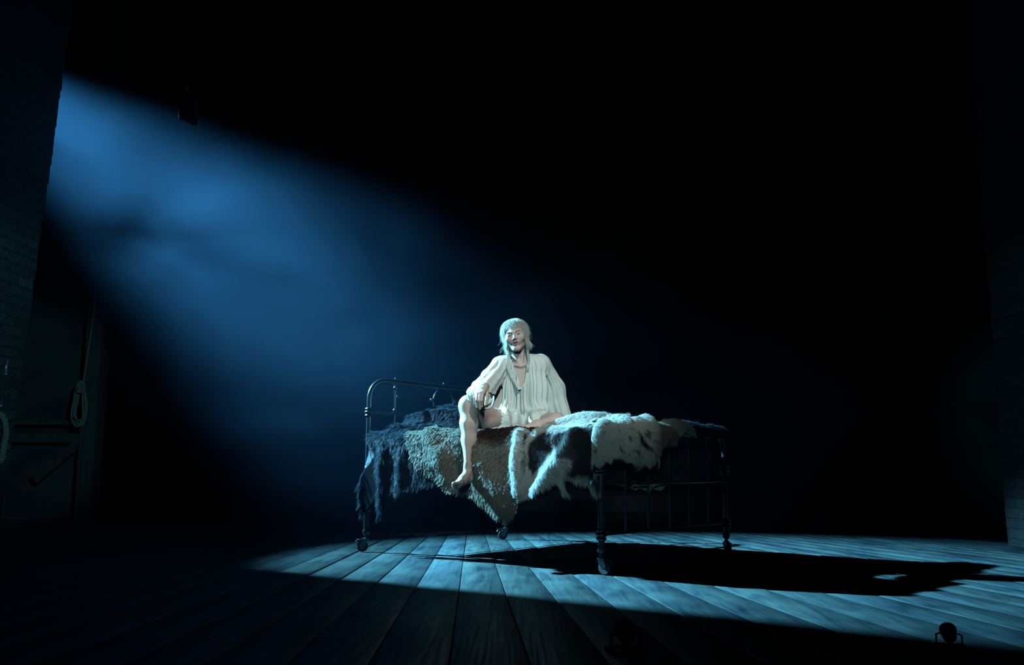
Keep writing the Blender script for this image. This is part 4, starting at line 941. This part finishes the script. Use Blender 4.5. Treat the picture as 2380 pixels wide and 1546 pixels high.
# ------------------------------------------------------------ stage haze hanging in the beam
def haze():
    ax = (BEAM_TO-BEAM_FROM).normalized(); u = ax.cross(Vector((0, 0, 1))).normalized(); v = u.cross(ax)
    V = []; n = 32
    D = [1.75, 3.4, 5.0, 7.0, 9.3]
    for d in D:
        r = d*math.tan(math.radians(15.8))
        for k in range(n):
            t = 2*PI*k/n; p = BEAM_FROM+ax*d+(u*math.cos(t)+v*math.sin(t))*r; V.append((p.x, p.y, max(p.z, 0.012+0.0*k)))
    F = [(i*n+k, i*n+(k+1) % n, (i+1)*n+(k+1) % n, (i+1)*n+k) for i in range(len(D)-1) for k in range(n)]
    F += [tuple(range(n-1, -1, -1)), tuple((len(D)-1)*n+k for k in range(n))]
    F = [f[::-1] for f in F]
    mb = MB(); mb.add(V, F)
    m = bpy.data.materials.new('blue_haze'); m.use_nodes = True; nt = m.node_tree; N = nt.nodes; N.remove(N['Principled BSDF'])
    vs = N.new('ShaderNodeVolumeScatter'); vs.inputs['Color'].default_value = (0.24, 0.52, 0.9, 1); vs.inputs['Anisotropy'].default_value = 0.0
    tc = N.new('ShaderNodeTexCoord')
    n1 = N.new('ShaderNodeTexNoise'); n1.inputs['Scale'].default_value = 0.85; n1.inputs['Detail'].default_value = 3.5; n1.inputs['Roughness'].default_value = 0.5; n1.inputs['Distortion'].default_value = 0.5
    mp = N.new('ShaderNodeMapping'); mp.inputs['Location'].default_value = (1.3, 0.4, 2.1); mp.inputs['Scale'].default_value = (0.8, 1, 1.2); mp.inputs['Rotation'].default_value = (0, 0.5, 0)
    nt.links.new(tc.outputs['Object'], mp.inputs[0]); nt.links.new(mp.outputs[0], n1.inputs[0])
    mr = N.new('ShaderNodeMapRange'); mr.inputs[1].default_value = 0.38; mr.inputs[2].default_value = 0.64; mr.inputs[3].default_value = 0.06; mr.inputs[4].default_value = 1.0
    nt.links.new(n1.outputs[0], mr.inputs[0])
    sx = N.new('ShaderNodeSeparateXYZ'); nt.links.new(tc.outputs['Object'], sx.inputs[0])
    fx = N.new('ShaderNodeFloatCurve')     # how thick the haze lies along x
    mx = N.new('ShaderNodeMapRange'); mx.inputs[1].default_value = -6; mx.inputs[2].default_value = 4; nt.links.new(sx.outputs[0], mx.inputs[0]); nt.links.new(mx.outputs[0], fx.inputs[1])
    c = fx.mapping.curves[0]; c.points[0].location = (0, HX[0]); c.points[1].location = (1, HX[-1])
    for i in range(1, len(HX)-1): c.points.new(i/(len(HX)-1), HX[i])
    fx.mapping.update()
    a = N.new('ShaderNodeMath'); a.operation = 'MULTIPLY'; nt.links.new(mr.outputs[0], a.inputs[0]); nt.links.new(fx.outputs[0], a.inputs[1])
    zr = N.new('ShaderNodeMapRange'); zr.interpolation_type = 'SMOOTHSTEP'; zr.inputs[1].default_value = 0.1; zr.inputs[2].default_value = 1.5; zr.inputs[3].default_value = 0.22 * HAZE; zr.inputs[4].default_value = HAZE
    nt.links.new(sx.outputs[2], zr.inputs[0])
    b = N.new('ShaderNodeMath'); b.operation = 'MULTIPLY'; nt.links.new(a.outputs[0], b.inputs[0]); nt.links.new(zr.outputs[0], b.inputs[1])
    nt.links.new(b.outputs[0], vs.inputs['Density']); nt.links.new(vs.outputs[0], N['Material Output'].inputs['Volume'])
    o = mb.build('haze', m, smooth=False)
    bm = bmesh.new(); bm.from_mesh(o.data); bmesh.ops.recalc_face_normals(bm, faces=bm.faces); bm.to_mesh(o.data); bm.free()
    tag(o, 'blue stage haze drifting through the slanting light beam', kind='stuff')
HX = [0.2, 0.3, 0.40, 0.62, 0.90, 0.60, 0.14, 0.07, 0.05, 0.03, 0.02]
HAZE = 0.030
haze()
